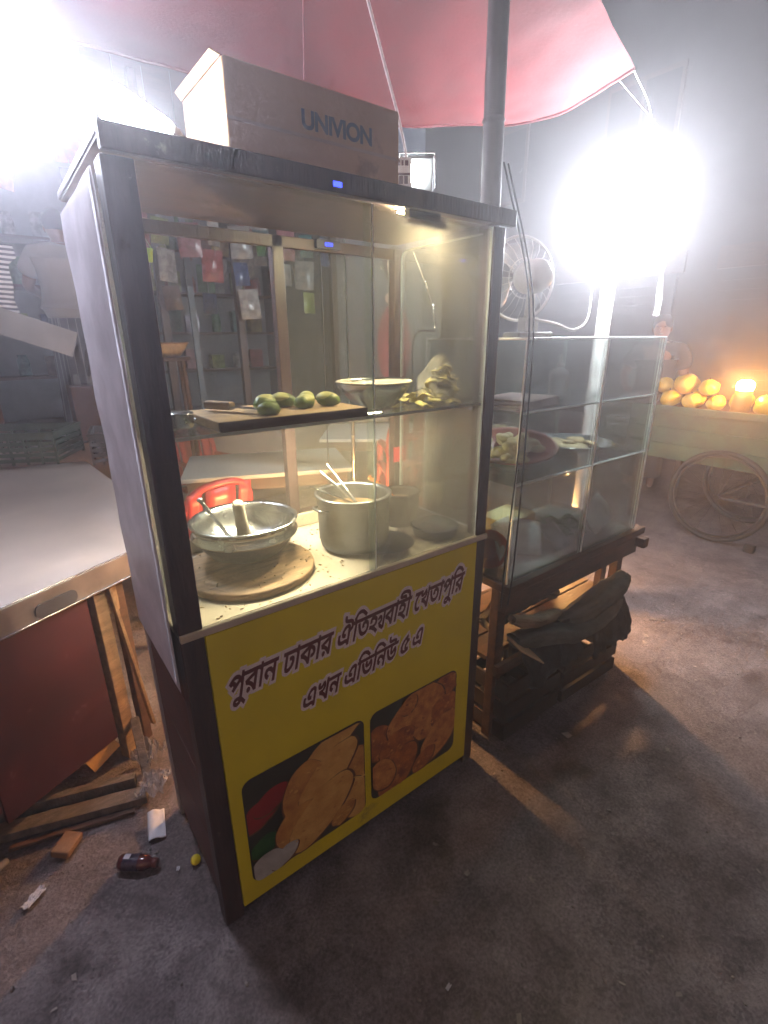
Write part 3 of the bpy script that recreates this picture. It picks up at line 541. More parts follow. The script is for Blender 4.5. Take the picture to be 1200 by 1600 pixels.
# counter and its worktop
ct = G().box(0.0, 0.949, -0.006, D + 0.004, ZC - 0.012, ZC + 0.006).build('counter', M_cream, cart, bevel=0.002)
G().box(0.052, 0.90, D - 0.05, D - 0.035, ZC + 0.0065, ZC + 0.05).build('counter_ledge', M_cream, cart, bevel=0.003)
# roof: ceiling board, fascia on four sides, planks on top
G().box(-0.002, 0.951, -0.012, D + 0.012, ZR - 0.002, ZR + 0.012).build('roof', M_dkwood, cart, bevel=0.002)
G().box(0.0, 0.95, 0.0, D, ZT + 0.018, ZR - 0.003).build('ceiling_board', mat('ceiling_ply', (0.12, 0.085, 0.07), 0.6, var=0.3, scale=5, stretch=(1, 5, 5)), cart)
G().box(-0.002, 0.951, -0.03, -0.0125, ZT - 0.002, ZR + 0.010).build('fascia', M_dkwood, cart, bevel=0.002)
G().box(0.041, 0.911, D - 0.03, D - 0.012, ZT - 0.03, ZT).build('rear_rail', M_dkwood, cart, bevel=0.002)
# dusty rear pane, right of the rear middle post
G().box(0.521, 0.911, D - 0.010, D - 0.006, ZC + 0.055, ZT - 0.031).build('back_pane', glass('dusty_back_glass', dirt=0.07, dirtcol=(0.6, 0.55, 0.45), dscale=3.0), cart)
# shelf of sheet glass on cleats
sh = G().box(0.022, 0.928, 0.010, D - 0.06, 1.318, 1.325).build('glass_shelf', M_case, cart)
G().box(0.022, 0.928, 0.0085, 0.0098, 1.318, 1.3252).build('shelf_edge', M_edge, sh)
G().box(0.02, 0.04, 0.055, D - 0.06, 1.297, 1.3175).build('shelf_cleat', M_dkwood, cart)
G().box(0.912, 0.93, 0.055, D - 0.06, 1.297, 1.3175).build('shelf_cleat', M_dkwood, cart)
# glass panes
def pane(x0, x1, y0, y1, z0, z1, nm='glass_pane', m=None): return G().box(x0, x1, y0, y1, z0, z1).build(nm, m or M_pane, cart)
pane(0.051, 0.512, -0.0005, 0.0035, ZC + 0.008, ZT - 0.001)
G().box(0.5125, 0.5145, -0.001, 0.004, ZC + 0.008, ZT - 0.002).build('pane_edge', M_edge, cart)
pane(0.496, 0.900, 0.0045, 0.0085, ZC + 0.008, ZT - 0.001)
G().box(0.9005, 0.9025, 0.004, 0.009, ZC + 0.008, ZT - 0.002).build('pane_edge', M_edge, cart)
# right side pane with rounded corners
gg = G().at(Matrix(((0, 0, 1, 0.934), (1, 0, 0, 0), (0, 1, 0, 0), (0, 0, 0, 1))))
gg.prism(rrect(0.044, D - 0.04, ZC + 0.01, ZT - 0.004, 0.03), 0, 0.004)
gg.build('glass_pane', M_pane, cart)
gp = rrect(0.045, D - 0.041, ZC + 0.011, ZT - 0.005, 0.03)
G().tube([(0.936, a, b) for a, b in gp], 0.0022, 5, closed=True).build('pane_edge', M_edge, cart)
# left side: glass, half of it covered by milky sheet with a frayed tape edge
pane(0.010, 0.013, 0.052, D - 0.042, ZC + 0.008, ZT - 0.002)
gg = G()
gg.grid(lambda u, v: (-0.0055 + 0.003 * noise.noise((u * 3, v * 9, 1)), 0.048 + (D + 0.001 - 0.048) * u, 0.74 + (1.765 - 0.74) * v), 8, 40)
gg.build('plastic_sheet', mat('milky_sheet', (0.66, 0.62, 0.68), 0.45, var=0.2, scale=9), cart)
gg = G(); pr = []
for k in range(70):
    z = 0.76 + 1.0 * k / 69; pr.append((z, 0.030 + 0.006 * noise.noise((z * 40, 2, 0)), 0.062 + 0.007 * noise.noise((z * 55, 9, 0))))
gg.add([(-0.0095, a, z) for z, a, b in pr] + [(-0.0095, b, z) for z, a, b in pr], [(i, 70 + i, 71 + i, i + 1) for i in range(69)], True)
gg.build('tape_strip', mat('white_tape', (0.62, 0.60, 0.64), 0.6, var=0.3, scale=30, bump=0.3), cart, solid=0.0008)
# red sticker on the rear right post
o = G().box(0.908, 0.952, D - 0.039, D - 0.0365, 1.07, 1.125).build('sticker', mat('red_sticker', (0.75, 0.02, 0.04), 0.4, var=0.1), cart)
o['label'] = 'bright red sticker on rear corner post'

# ================================================================== LAMPS OF THE CART
LED_WHITE = (0.90, 0.93, 1.0)
def t_bulb(name, label, loc, rot, r, L, strength, col=LED_WHITE, group=None, cordpts=None):
    """LED lamp: glowing diffuser, ribbed plastic base, screw cap in a holder. Local +Z is the cap end."""
    t = thing(name, label, 'light bulb', loc, rot, group)
    prof = [(0.001, -L), (r * 0.5, -L * 0.985), (r * 0.85, -L * 0.93), (r, -L * 0.82), (r, -L * 0.12), (r * 0.9, 0)]
    G().lathe(prof, 20).build('diffuser', emit(name + '_glow', col, strength), t)
    G().lathe([(r * 0.9, 0.0005), (r * 0.92, r * 0.3), (r * 0.55, r * 0.9), (r * 0.5, r * 1.0)], 20).build('lamp_base', M_white, t)
    G().lathe([(r * 0.40, r * 1.0), (r * 0.42, r * 1.1), (r * 0.40, r * 1.7), (r * 0.2, r * 1.9), (0.001, r * 1.92)], 16).build('lamp_holder', mat('holder_plastic', (0.6, 0.6, 0.56), 0.4), t)
    if cordpts: G().tube(spline(cordpts, 6), 0.0025, 6).build('cord', M_black if col != LED_WHITE else mat('white_cord', (0.6, 0.6, 0.6), 0.5), t)
    return t
# lamp lying over the left end of the roof, shining on the carton
t_bulb('led_bulb', 'glaring white bulb lying tilted on the left end of the cart roof', (0.150, 0.140, 1.848), (R(0), R(115), R(-4)), 0.032, 0.115, 140)

# shaded lamp under the front of the roof: shines down and back into the cabinet, blue power light on its back
t = thing('cabinet_lamp', 'small hooded box lamp fixed under the cart roof front', 'lamp', (0.68, 0.035, 1.7895))
G().box(-0.05, 0.05, -0.02, 0.0, -0.028, 0.0).build('lamp_body', mat('lamp_plastic', (0.10, 0.09, 0.10), 0.5), t, bevel=0.003)
G().cbox((0, 0.018, -0.012), (0.09, 0.003, 0.026), (R(-78), 0, 0)).build('lamp_face', emit('warm_lamp_face', (1.0, 0.80, 0.48), 1000), t)
# added fill strips, hidden beneath the shelf to brighten the counter
t = thing('fill_strip', 'warm fill strip added beneath the glass shelf under the cutting board to light the counter', 'lamp', (0.375, 0.243, 1.3175))
G().box(-0.12, 0.12, -0.014, 0.014, -0.012, 0.0).build('lamp_body', MATS['lamp_plastic'], t, bevel=0.003)
G().box(-0.115, 0.115, -0.010, 0.010, -0.0155, -0.0125).build('lamp_face', emit('fill_strip_face', (1.0, 0.82, 0.54), 620), t)
t = thing('fill_strip', 'short warm fill strip added beneath the glass shelf under the enamel bowl to light the counter', 'lamp', (0.612, 0.175, 1.3175))  # another added strip, out of sight, brightens the right of the counter
G().box(-0.05, 0.05, -0.014, 0.014, -0.012, 0.0).build('lamp_body', MATS['lamp_plastic'], t, bevel=0.003)
G().box(-0.046, 0.046, -0.010, 0.010, -0.0155, -0.0125).build('lamp_face', MATS['fill_strip_face'], t)
o = thing('blue_light', 'small blue power light on the front edge of the cart roof', 'power light', (0.408, -0.031, 1.783))
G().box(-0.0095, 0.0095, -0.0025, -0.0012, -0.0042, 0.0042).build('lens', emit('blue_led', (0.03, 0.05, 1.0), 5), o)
G().box(-0.011, 0.011, -0.001, 0.0008, -0.006, 0.006).build('bezel', mat('bezel', (0.03, 0.03, 0.05), 0.4), o)
o = thing('blue_light', 'small blue glow inside the cart copying the power light reflected in the glass', 'power light', (0.66, D - 0.032, 1.760))  # glowing box stands in for the blue roof light's reflection
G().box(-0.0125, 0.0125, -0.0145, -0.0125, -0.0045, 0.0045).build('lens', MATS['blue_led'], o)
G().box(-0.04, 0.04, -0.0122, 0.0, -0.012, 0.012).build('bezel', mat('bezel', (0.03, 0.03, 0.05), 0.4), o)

# floodlight with a printed sheet on the rear right of the roof
t = thing('floodlight', 'small white floodlight on bracket behind the carton on cart roof', 'floodlight', (0.915, 0.435, ZR + 0.0125), (0, 0, R(-36)))
G().box(-0.03, 0.03, -0.03, 0.03, 0.0, 0.008).box(-0.008, 0.008, -0.008, 0.008, 0.008, 0.12).tube([(0, 0, 0.118), (0.03, 0.05, 0.15), (0.075, 0.08, 0.175)], 0.007, 8).build('bracket', M_soot, t)
G().cbox((0.075, 0.06, 0.185), (0.11, 0.03, 0.095), (R(12), 0, 0)).build('housing', mat('grey_housing', (0.28, 0.30, 0.31), 0.45), t, bevel=0.006)
G().cbox((0.075, 0.039, 0.183), (0.05, 0.006, 0.05), (R(12), 0, 0)).build('lens', emit('flood_lens', (0.95, 1.0, 0.97), 110), t, bevel=0.002)
G().tube([(0.02, 0.04, 0.13), (0.02, 0.03, 0.235), (0.13, 0.03, 0.235), (0.135, 0.03, 0.14)], 0.0025, 6).build('wire_guard', M_steel, t)
ps = thing('price_sheet', 'white printed sheet with dark rows of small text beside the floodlight', 'paper sheet', (0.86, 0.355, ZR + 0.0125), (R(-10), 0, R(-34)))
G().box(-0.05, 0.05, 0, 0.0016, 0.0, 0.20).build('sheet', mat('white_paper', (0.72, 0.70, 0.66), 0.8, var=0.08), ps)
gg = G()
for row, (z, h) in enumerate(((0.178, 0.014), (0.152, 0.006), (0.128, 0.022), (0.098, 0.022), (0.075, 0.004))):
    x = -0.046
    while x < 0.04:
        w = rng.uniform(0.005, 0.013) if row in (0, 2, 3) else 0.05
        gg.box(x, min(0.046, x + w), -0.001, -0.0002, z, z + h); x += w + 0.004
gg.build('print', mat('print_ink', (0.10, 0.05, 0.055), 0.7), ps)

# carton on the roof
t = thing('cardboard_carton', 'brown cardboard carton with dark blue lettering lying on the cart roof', 'carton', (0.255, 0.11, ZR + 0.0125))
G().box(0, 0.42, 0, 0.235, 0, 0.185).build('carton_body', M_card, t, bevel=0.003)
G().add([(0, 0.0, 0.1855), (0, 0.235, 0.1855), (-0.016, 0.225, 0.195), (-0.012, 0.02, 0.199)], [(0, 1, 2, 3)]).build('flap', M_card, t, solid=0.003)
G().add([(0.004, -0.0, 0.1855), (0.416, -0.0, 0.1855), (0.42, 0.10, 0.189), (0.02, 0.11, 0.192)], [(0, 1, 2, 3)]).build('flap', M_card, t, solid=0.003)
G().box(0.0, 0.42, -0.0012, -0.0004, 0.088, 0.094).build('tape', mat('brown_tape', (0.34, 0.23, 0.14), 0.3), t)
tc_ = bpy.data.curves.new('carton_print', 'FONT'); tc_.body = 'UNIVION'; tc_.size = 0.046; tc_.offset = 0.0016; tc_.space_character = 0.92
to = bpy.data.objects.new('tmp_print', tc_); COL.objects.link(to); bpy.context.view_layer.update()
me = bpy.data.meshes.new_from_object(to.evaluated_get(bpy.context.evaluated_depsgraph_get())); bpy.data.objects.remove(to)
me.materials.clear(); me.materials.append(mat('blue_ink', (0.035, 0.045, 0.085), 0.7, var=0.3))
o = inst(me, 'carton_print', t, (0.16, -0.0016, 0.105), (R(90), 0, 0)); o['label'] = 'dark blue printed lettering'

# ================================================================== THINGS IN THE CABINET
ZS = 1.3255   # top of the glass shelf
# cutting board on the shelf
cb = thing('cutting_board', 'thick wooden cutting board on the glass shelf of the cart', 'cutting board', (0.138, 0.012, ZS))
G().box(0, 0.363, 0.0, 0.215, 0, 0.021).build('board', mat('cutting_board_wood', (0.46, 0.30, 0.15), 0.6, var=0.3, scale=6, bump=0.15, stretch=(0.6, 5, 5)), cb, bevel=0.003)
G().box(0.0, 0.363, -0.0035, -0.0005, 0.0, 0.020).build('edge_band', M_brown, cb, bevel=0.001)
M_mango = mat('green_mango_skin', (0.17, 0.24, 0.04), 0.4, var=0.5, scale=22, wear=[((0.12, 0.10, 0.03), 60, 0.64)])
M_flesh = mat('pale_mango_flesh', (0.55, 0.52, 0.18), 0.5, var=0.25, scale=20)
zb = ZS + 0.0215
mangos = [(0.262, 0.040, 0.021, 'whole green mango at the front edge of the cutting board', 0.1, 0), (0.285, 0.115, 0.024, 'halved green mango next to the knife blade', 0.5, 1),
          (0.345, 0.14, 0.023, 'halved green mango in the middle of the back row', 2.6, 1), (0.372, 0.085, 0.022, 'halved green mango lying in front of the back row', 0.3, 1),
          (0.42, 0.16, 0.021, 'halved green mango farthest back on the cutting board', 1.1, 1), (0.438, 0.085, 0.023, 'halved green mango nearest to the enamel bowl', 2.2, 1)]
for i, (x, y, r_, lb, a, half) in enumerate(mangos):
    t = thing('green_mango', lb, 'mango', (x, y, zb + r_ * 0.62), (0.0, 0.0, a), 'cut green mangoes on the board')
    G().blob((0, 0, 0), (r_ * 1.3, r_ * 0.92, r_ * 0.75), i, 0.12, 1.5, 3, flat=-0.75).build('skin', M_mango, t)
    if half: G().blob((0.004, 0.0, r_ * 0.24), (r_ * 1.22, r_ * 0.86, r_ * 0.62), i + 20, 0.08, 1.5, 3).build('flesh', M_flesh, t)
kn = thing('knife', 'kitchen knife with wooden handle lying on the cutting board', 'knife', (0.213, 0.125, zb + 0.001), (0, 0, R(-62)))
G().box(-0.075, 0.0, -0.011, 0.011, 0.004, 0.022).build('handle', M_palewood, kn, bevel=0.004)
G().add([(0, -0.011, 0.012), (0.09, -0.004, 0.010), (0.105, 0.006, 0.010), (0.075, 0.012, 0.010), (0, 0.012, 0.012)], [(0, 1, 2, 3, 4)]).build('blade', M_steel, kn, solid=0.0015)
# steel lunch box with a clip by the left end of the board
t = thing('steel_box', 'small round steel box at the left end of the cutting board', 'box', (0.095, 0.14, ZS))
G().lathe([(0.0, 0.0), (0.032, 0.0), (0.034, 0.004), (0.034, 0.026), (0.035, 0.028), (0.0335, 0.03), (0.0, 0.031)], 24).build('body', M_steel, t)
G().tube([(0.034, -0.01, 0.012), (0.041, 0, 0.012), (0.034, 0.01, 0.012)], 0.0015, 6).build('clip', M_steel, t)
# enamel bowl
t = thing('enamel_bowl', 'wide enamel bowl with dark outside and pale rim on the glass shelf', 'bowl', (0.605, 0.125, ZS))
G().lathe([(0.0, 0.0), (0.045, 0.0), (0.047, 0.006), (0.075, 0.028), (0.097, 0.056), (0.1005, 0.066)], 36).build('bowl_outside', M_steel, t)
G().lathe([(0.1008, 0.066), (0.1035, 0.0685), (0.1, 0.0705), (0.094, 0.058), (0.073, 0.031), (0.045, 0.0095), (0.0, 0.009)], 36).build('bowl_inside', mat('cream_enamel', (0.62, 0.56, 0.42), 0.3, var=0.15), t)
G().tube([(-0.085, -0.02, 0.076), (0.03, -0.035, 0.078), (0.08, -0.03, 0.073)], 0.003, 8).build('spoon_handle', M_steel, t)
# plastic bag with pale yellow crackers
t = thing('snack_bag', 'clear plastic bag of pale yellow crackers on the right of the glass shelf', 'bag', (0.825, 0.10, ZS))
def bagfn(u, v):
    a = u * 2 * math.pi; z = v
    r_ = 0.062 * (1 - 0.25 * z) * (1 + 0.42 * noise.noise((math.cos(a) * 2.2, math.sin(a) * 2.2, v * 3)) + 0.14 * noise.noise((math.cos(a) * 7, math.sin(a) * 7, v * 8)))
    r_ *= math.sqrt(max(0.004, 1 - v ** 2.2))
    return (r_ * 1.25 * math.cos(a) + 0.02 * v, r_ * 0.9 * math.sin(a) + 0.03 * v, 0.004 + 0.125 * v + 0.012 * noise.noise((u * 9, v * 5, 3)) * v)
G().grid(bagfn, 28, 18).build('bag_film', film('bag_film', (0.85, 0.8, 0.66), 0.2), t)
crk = []
for k in range(34):
    gm = G().grid(lambda u, v: ((u - .5) * 0.04, (v - .5) * 0.034, 0.008 * math.sin(u * 5 + k) * math.cos(v * 4 + k)), 5, 4).mesh('cracker', mat('cracker', (0.80, 0.68, 0.26), 0.6, var=0.2, scale=20), solid=0.0016)
    a = rng.uniform(0, 6.3); rr = rng.uniform(0.0, 0.042); z = 0.014 + 0.075 * rng.random()
    inst(gm, 'cracker', t, (rr * math.cos(a) * 1.2, rr * math.sin(a) * 0.8, z), (rng.uniform(-1, 1), rng.uniform(-1, 1), a))
for k in range(14):
    gm = G().grid(lambda u, v: ((u - .5) * 0.04, (v - .5) * 0.034, 0.006 * math.sin(u * 5 + k)), 4, 4).mesh('loose_cracker', MATS['cracker'], solid=0.0016)
    o = inst(gm, 'loose_cracker', None, (0.705 + 0.009 * k, 0.035 + 0.045 * ((k * 5) % 4), ZS + 0.010 + 0.007 * (k % 3)), (rng.uniform(-.25, .25), rng.uniform(-.25, .25), k))
    tag(o, 'pale yellow cracker lying loose between the enamel bowl and the snack bag', 'cracker', 'loose crackers on the glass shelf')
# wire hanger hooked over the shelf end
t = G().tube(spline([(0.815, 0.21, 1.335), (0.81, 0.21, 1.45), (0.818, 0.21, 1.505), (0.85, 0.215, 1.523), (0.90, 0.22, 1.522), (0.918, 0.23, 1.53), (0.915, 0.24, 1.59), (0.90, 0.26, 1.66), (0.87, 0.28, 1.74)], 6), 0.0028, 7).build('bent_wire', M_steel)
tag(t, 'bent wire loop standing above the snack bag inside the cabinet', 'wire')

ZK = ZC + 0.0065
# round rolling board under the wok
t = thing('round_board', 'round wooden board lying under the wok on the counter', 'board', (0.245, 0.205, ZK))
G().lathe([(0.0, 0.0), (0.168, 0.0), (0.172, 0.004), (0.172, 0.016), (0.168, 0.020), (0.0, 0.0202)], 44, wob=0.015).build('board_disc', mat('round_board_wood', (0.40, 0.25, 0.13), 0.65, var=0.45, scale=9, bump=0.25, stretch=(1, 5, 5)), t)
# wok
t = thing('steel_wok', 'deep steel wok with pestle standing on the round board', 'wok', (0.262, 0.258, ZK + 0.0205))
G().lathe([(0.0, 0.0), (0.06, 0.002), (0.10, 0.022), (0.122, 0.05), (0.128, 0.068)], 40).build('wok_underside', M_soot, t)
G().lathe([(0.1285, 0.068), (0.140, 0.070), (0.141, 0.076), (0.134, 0.080), (0.134, 0.104), (0.142, 0.107), (0.1435, 0.111), (0.140, 0.114), (0.131, 0.108), (0.128, 0.085), (0.112, 0.05), (0.085, 0.025), (0.0, 0.016)], 40).build('wok_rim', M_steel, t)
G().blob((0.015, -0.01, 0.022), (0.07, 0.055, 0.018), 3, 0.3, 3, 3).build('batter', mat('batter', (0.55, 0.46, 0.30), 0.5, var=0.25, scale=30), t)
o = thing('pestle', 'thick pale wooden pestle standing upright in the wok', 'pestle', (0.255, 0.245, ZK + 0.06), (R(6), R(-7), 0))
G().lathe([(0.0, 0.0), (0.017, 0.002), (0.019, 0.02), (0.015, 0.10), (0.0165, 0.122), (0.012, 0.13), (0.0, 0.131)], 16).build('pestle_rod', mat('pale_pestle', (0.58, 0.50, 0.40), 0.5, var=0.2, scale=12), o)
o = thing('ladle', 'thin steel ladle leaning in the wok beside the pestle', 'ladle', (0.235, 0.25, ZK + 0.052), (R(-8), R(-28), 0))
G().tube([(0, 0, 0.0), (0, 0, 0.165)], 0.0055, 8).build('rod', M_steel, o)
G().blob((0, 0, 0.168), (0.009, 0.009, 0.006), 1, 0.1, 2, 2).build('knob', M_steel, o)
G().lathe([(0.0, -0.008), (0.02, -0.004), (0.028, 0.006), (0.027, 0.007), (0.018, 0.0), (0.0, -0.003)], 16).build('cup', M_steel, o)
# big aluminium pot
t = thing('large_pot', 'large straight sided aluminium pot with spoons in it on the counter', 'pot', (0.562, 0.175, ZK + 0.0055))
pr_ = [(0.0, 0.0), (0.088, 0.0), (0.098, 0.008), (0.103, 0.03), (0.105, 0.155), (0.112, 0.158), (0.1125, 0.162), (0.103, 0.163), (0.1, 0.155), (0.098, 0.03), (0.09, 0.012), (0.0, 0.01)]
G().lathe(pr_, 40).build('pot_body', M_alu, t)
G().lathe([(0.0, 0.112), (0.05, 0.113), (0.0985, 0.112)], 30, wob=0.01).build('stew', mat('brown_stew', (0.22, 0.13, 0.05), 0.35, var=0.4, scale=30, bump=0.3), t)
for s_ in (-1, 1): G().tube(spline([(s_ * 0.103, -0.03, 0.13), (s_ * 0.122, -0.02, 0.132), (s_ * 0.122, 0.02, 0.132), (s_ * 0.103, 0.03, 0.13)], 5), 0.004, 7).build('handle', M_alu, t)
def spoon(lb, a, b, r_=0.0035, m=None):
    o = thing('spoon', lb, 'spoon', a)
    d = Vector(b) - Vector(a)
    G().tube([(0, 0, 0), tuple(d)], r_, 8).build('handle', m or M_steel, o)
    G().blob((0, 0, 0), (0.016, 0.011, 0.006), 2, 0.05, 2, 2, (0, 0.5, math.atan2(d.y, d.x))).build('bowl', m or M_steel, o)
spoon('long spoon leaning left out of the large pot', (0.575, 0.15, 1.04), (0.42, 0.17, 1.125))
spoon('spoon leaning back over the far rim of the large pot', (0.575, 0.165, 1.04), (0.545, 0.285, 1.145))
spoon('spoon leaning toward the rear left of the large pot', (0.57, 0.15, 1.042), (0.495, 0.245, 1.14))
# small dark pot
t = thing('small_pot', 'small sooty pot behind the large pot on the counter', 'pot', (0.795, 0.245, ZK))
G().lathe([(0.0, 0.0), (0.055, 0.0), (0.062, 0.006), (0.064, 0.105), (0.068, 0.108), (0.0625, 0.111), (0.06, 0.1), (0.058, 0.012), (0.0, 0.01)], 32).build('pot_body', M_soot, t)
G().lathe([(0.0, 0.078), (0.059, 0.078)], 24).build('filling', mat('chutney', (0.24, 0.13, 0.06), 0.4, var=0.4, scale=40), t)
spoon('spatula with orange handle leaning in the small sooty pot', (0.77, 0.23, 1.0), (0.69, 0.275, 1.085), 0.007, mat('orange_plastic', (0.62, 0.16, 0.02), 0.4))
# little dish with glass lid
t = thing('lidded_dish', 'shallow steel dish with a glass lid near the right front of the counter', 'dish', (0.815, 0.095, ZK))
G().lathe([(0.0, 0.0), (0.062, 0.0), (0.068, 0.004), (0.073, 0.03), (0.076, 0.031), (0.071, 0.033), (0.066, 0.008), (0.0, 0.006)], 36).build('dish_body', M_alu, t)
G().lathe([(0.0, 0.052), (0.02, 0.051), (0.05, 0.044), (0.07, 0.034)], 30).build('glass_lid', M_case, t)
G().lathe([(0.0, 0.062), (0.008, 0.06), (0.008, 0.055), (0.004, 0.052)], 12).build('lid_knob', M_steel, t)
# second flat tray under the pots
o = thing('flat_tray', 'flat round steel tray lying beneath the large pot edge', 'tray', (0.645, 0.135, ZK))
G().lathe([(0.0, 0.0), (0.085, 0.0), (0.09, 0.004), (0.086, 0.005), (0.0, 0.002)], 30).build('tray_disc', M_alu, o)

# lime green cups hanging in the rear opening on strings
for k, (dx, lb) in enumerate(((-0.012, 'lime green plastic cup hanging left in the rear cart opening'), (0.016, 'lime green plastic cup hanging right of its twin in the rear cart opening'))):
    t = thing('hanging_cup', lb, 'cup', (0.155 + dx, D + 0.022, 1.685))
    G().lathe([(0.0, 0.0), (0.010, 0.0), (0.014, 0.028), (0.0155, 0.030), (0.0135, 0.029), (0.009, 0.003), (0.0, 0.003)], 14).build('cup_body', mat('lime_plastic', (0.38, 0.62, 0.06), 0.35, var=0.15, sub=0.2), t)
    G().tube([(0.012, 0, 0.03), (-dx - 0.012, -0.004, 0.1), (-0.012, 0, 0.03)], 0.0011, 5).build('string', mat('pale_string', (0.55, 0.68, 0.52), 0.7), t)
# wire strung along the rear opening
t = G().tube(spline([(0.10, D + 0.018, 1.79), (0.22, D + 0.02, 1.775), (0.33, D + 0.02, 1.755), (0.40, D + 0.02, 1.750), (0.49, D + 0.018, 1.752)], 8), 0.0016, 6).build('slack_wire', mat('copper_wire', (0.5, 0.36, 0.26), 0.5))
tag(t, 'slack thin wire strung across the rear left opening of the cart', 'wire')

# crumbs, flour and peelings on the counter and boards
g = G(); cr = random.Random(11)
for k in range(420):
    on_board = k % 3 == 0
    x, y = (cr.uniform(0.06, 0.9), cr.uniform(0.01, 0.40))
    d = math.hypot(x - 0.245, y - 0.205); z = ZK + 0.0012
    if d < 0.165: z = ZK + 0.0215
    elif d < 0.176: continue
    if math.hypot(x - 0.562, y - 0.175) < 0.11 or math.hypot(x - 0.645, y - 0.135) < 0.095: continue
    r_ = cr.uniform(0.0008, 0.0032)
    g.blob((x, y, z), (r_ * cr.uniform(1, 2.2), r_, r_ * 0.6), k, 0.3, 2, 1, (0, 0, cr.uniform(0, 6)))
o = g.build('counter_crumbs', mat('crumbs', (0.42, 0.30, 0.15), 0.8, var=0.7, scale=40)); tag(o, 'crumbs and peelings scattered over the cart counter', 'crumbs', kind='stuff')

# ================================================================== POLE, TARP, ROPES
t = G(); t.tube([(1.032, 0.118, 0.0), (1.030, 0.119, 0.6), (1.025, 0.12, 1.2), (1.018, 0.122, 1.8), (1.006, 0.125, 2.46)], [0.024, 0.027, 0.028, 0.029, 0.027], 14)
for z in (0.42, 0.83, 1.27, 1.66, 2.05): 
    k = z / 2.46; t.lathe([(0.0285, -0.006), (0.0315, 0), (0.0285, 0.006)], 14, (1.033 - 0.025 * k, 0.118 + 0.006 * k, z))
o = t.build('bamboo_pole', mat('dark_bamboo', (0.05, 0.03, 0.026), 0.6, var=0.4, scale=8, stretch=(4, 4, 0.5)))
tag(o, 'dark bamboo pole standing between the cart and the glass case', 'pole')

fr = [(-0.45, 0.02, 2.47), (0.4, 0.06, 2.47), (1.3, 0.12, 2.44), (1.84, 0.22, 2.40)]
bk = [(-0.35, 1.22, 2.40), (0.585, 1.17, 2.39), (1.35, 1.07, 2.36), (1.83, 0.80, 2.39)]
def lerp_chain(P, u):
    u = u * (len(P) - 1); i = min(int(u), len(P) - 2); t_ = u - i
    return Vector(P[i]).lerp(Vector(P[i + 1]), t_)
def tarpfn(u, v):
    p = lerp_chain(fr, u).lerp(lerp_chain(bk, u), v)
    sag = -0.05 * math.sin(math.pi * v) * (0.6 + 0.4 * math.sin(u * 7)) + 0.10 * math.exp(-((p.x - 0.98) ** 2 + (p.y - 0.12) ** 2) / 0.25)
    p.z += sag + 0.012 * noise.noise((p.x * 5, p.y * 5, 0)) + 0.004 * noise.noise((p.x * 16, p.y * 16, 4))
    return p
t = thing('red_tarp', 'red cloth tarp stretched over the stalls on the bamboo pole', 'tarp')
M_tarp = mat('red_tarp_cloth', (0.10, 0.0025, 0.005), 0.85, var=0.3, scale=3, bump=0.1, bscale=90)
G().grid(tarpfn, 60, 34).build('cloth', M_tarp, t)
gg = G()
gg.tube([tarpfn(u / 40, 1.0) for u in range(41)], 0.007, 6); gg.build('rear_hem', M_tarp, t)
gg = G(); gg.tube([tarpfn(1.0, u / 12) for u in range(13)], 0.007, 6); gg.build('side_hem', M_tarp, t)
o = G().tube(spline([(0.66, 0.30, 2.44), (0.80, 0.35, 2.24), (0.90, 0.38, 2.08), (0.94, 0.40, 1.99), (0.945, 0.41, 1.82)], 6), 0.0042, 7).build('white_rope', mat('white_rope', (0.62, 0.52, 0.52), 0.8, var=0.2, scale=60))
tag(o, 'white rope slanting from the red tarp down to the cart roof', 'rope')
o = G().tube(spline([(0.425, 0.09, 2.46), (0.425, 0.09, 2.2), (0.424, 0.105, 1.995)], 4), 0.0012, 5).build('thin_string', mat('red_string', (0.45, 0.2, 0.22), 0.8))
tag(o, 'thin string hanging from the tarp onto the carton', 'string')
# two dark cables hanging down in front of the glass case
for k, (x, lb) in enumerate(((1.028, 'dark cable hanging straight down close to the bamboo pole'), (1.046, 'dark cable hanging slack in front of the glass case'))):
    o = G().tube(spline([(x - 0.004, 0.088, 1.95), (x, -0.03, 1.6), (x + 0.004 + 0.012 * k, -0.035, 1.2), (x - 0.01 + 0.03 * k, -0.03, 0.8), (x + 0.02 * k, -0.02, 0.62)], 8), 0.0028, 6).build('hanging_cable', M_black)
    tag(o, lb, 'cable')

# ================================================================== GLASS CASE STALL
X0, X1, Y0, Y1 = 1.075, 1.945, 0.0, 0.44
ZF, Z2, Z1, ZTOP = 0.69, 1.045, 1.28, 1.498
tb = thing('case_table', 'dark wooden trestle table carrying the glass display case', 'table', (0, 0, 0))
for k in range(4):
    G().box(1.066, 2.02, Y0 - 0.02 + k * 0.122, Y0 - 0.02 + k * 0.122 + 0.12, 0.655, 0.6855).build('table_plank', M_brown, tb, bevel=0.003)
G().box(1.066, 1.97, Y0 - 0.018, Y0 + 0.02, 0.575, 0.6545).build('apron', M_brown, tb, bevel=0.003)
G().box(1.066, 1.97, Y1 - 0.02, Y1 + 0.018, 0.575, 0.6545).build('apron', M_brown, tb, bevel=0.003)
G().box(1.945, 1.985, Y0 - 0.06, Y1 + 0.06, 0.61, 0.6545).build('end_beam', M_brown, tb, bevel=0.004)
for x, y in ((1.07, 0.022), (1.90, 0.022), (1.07, Y1 - 0.06), (1.90, Y1 - 0.06)):
    G().box(x, x + 0.045, y, y + 0.038, 0, 0.654).build('leg', M_brown, tb, bevel=0.003)
G().box(1.77, 1.81, 0.024, 0.056, 0.30, 0.574).build('stud', M_brown, tb, bevel=0.003)
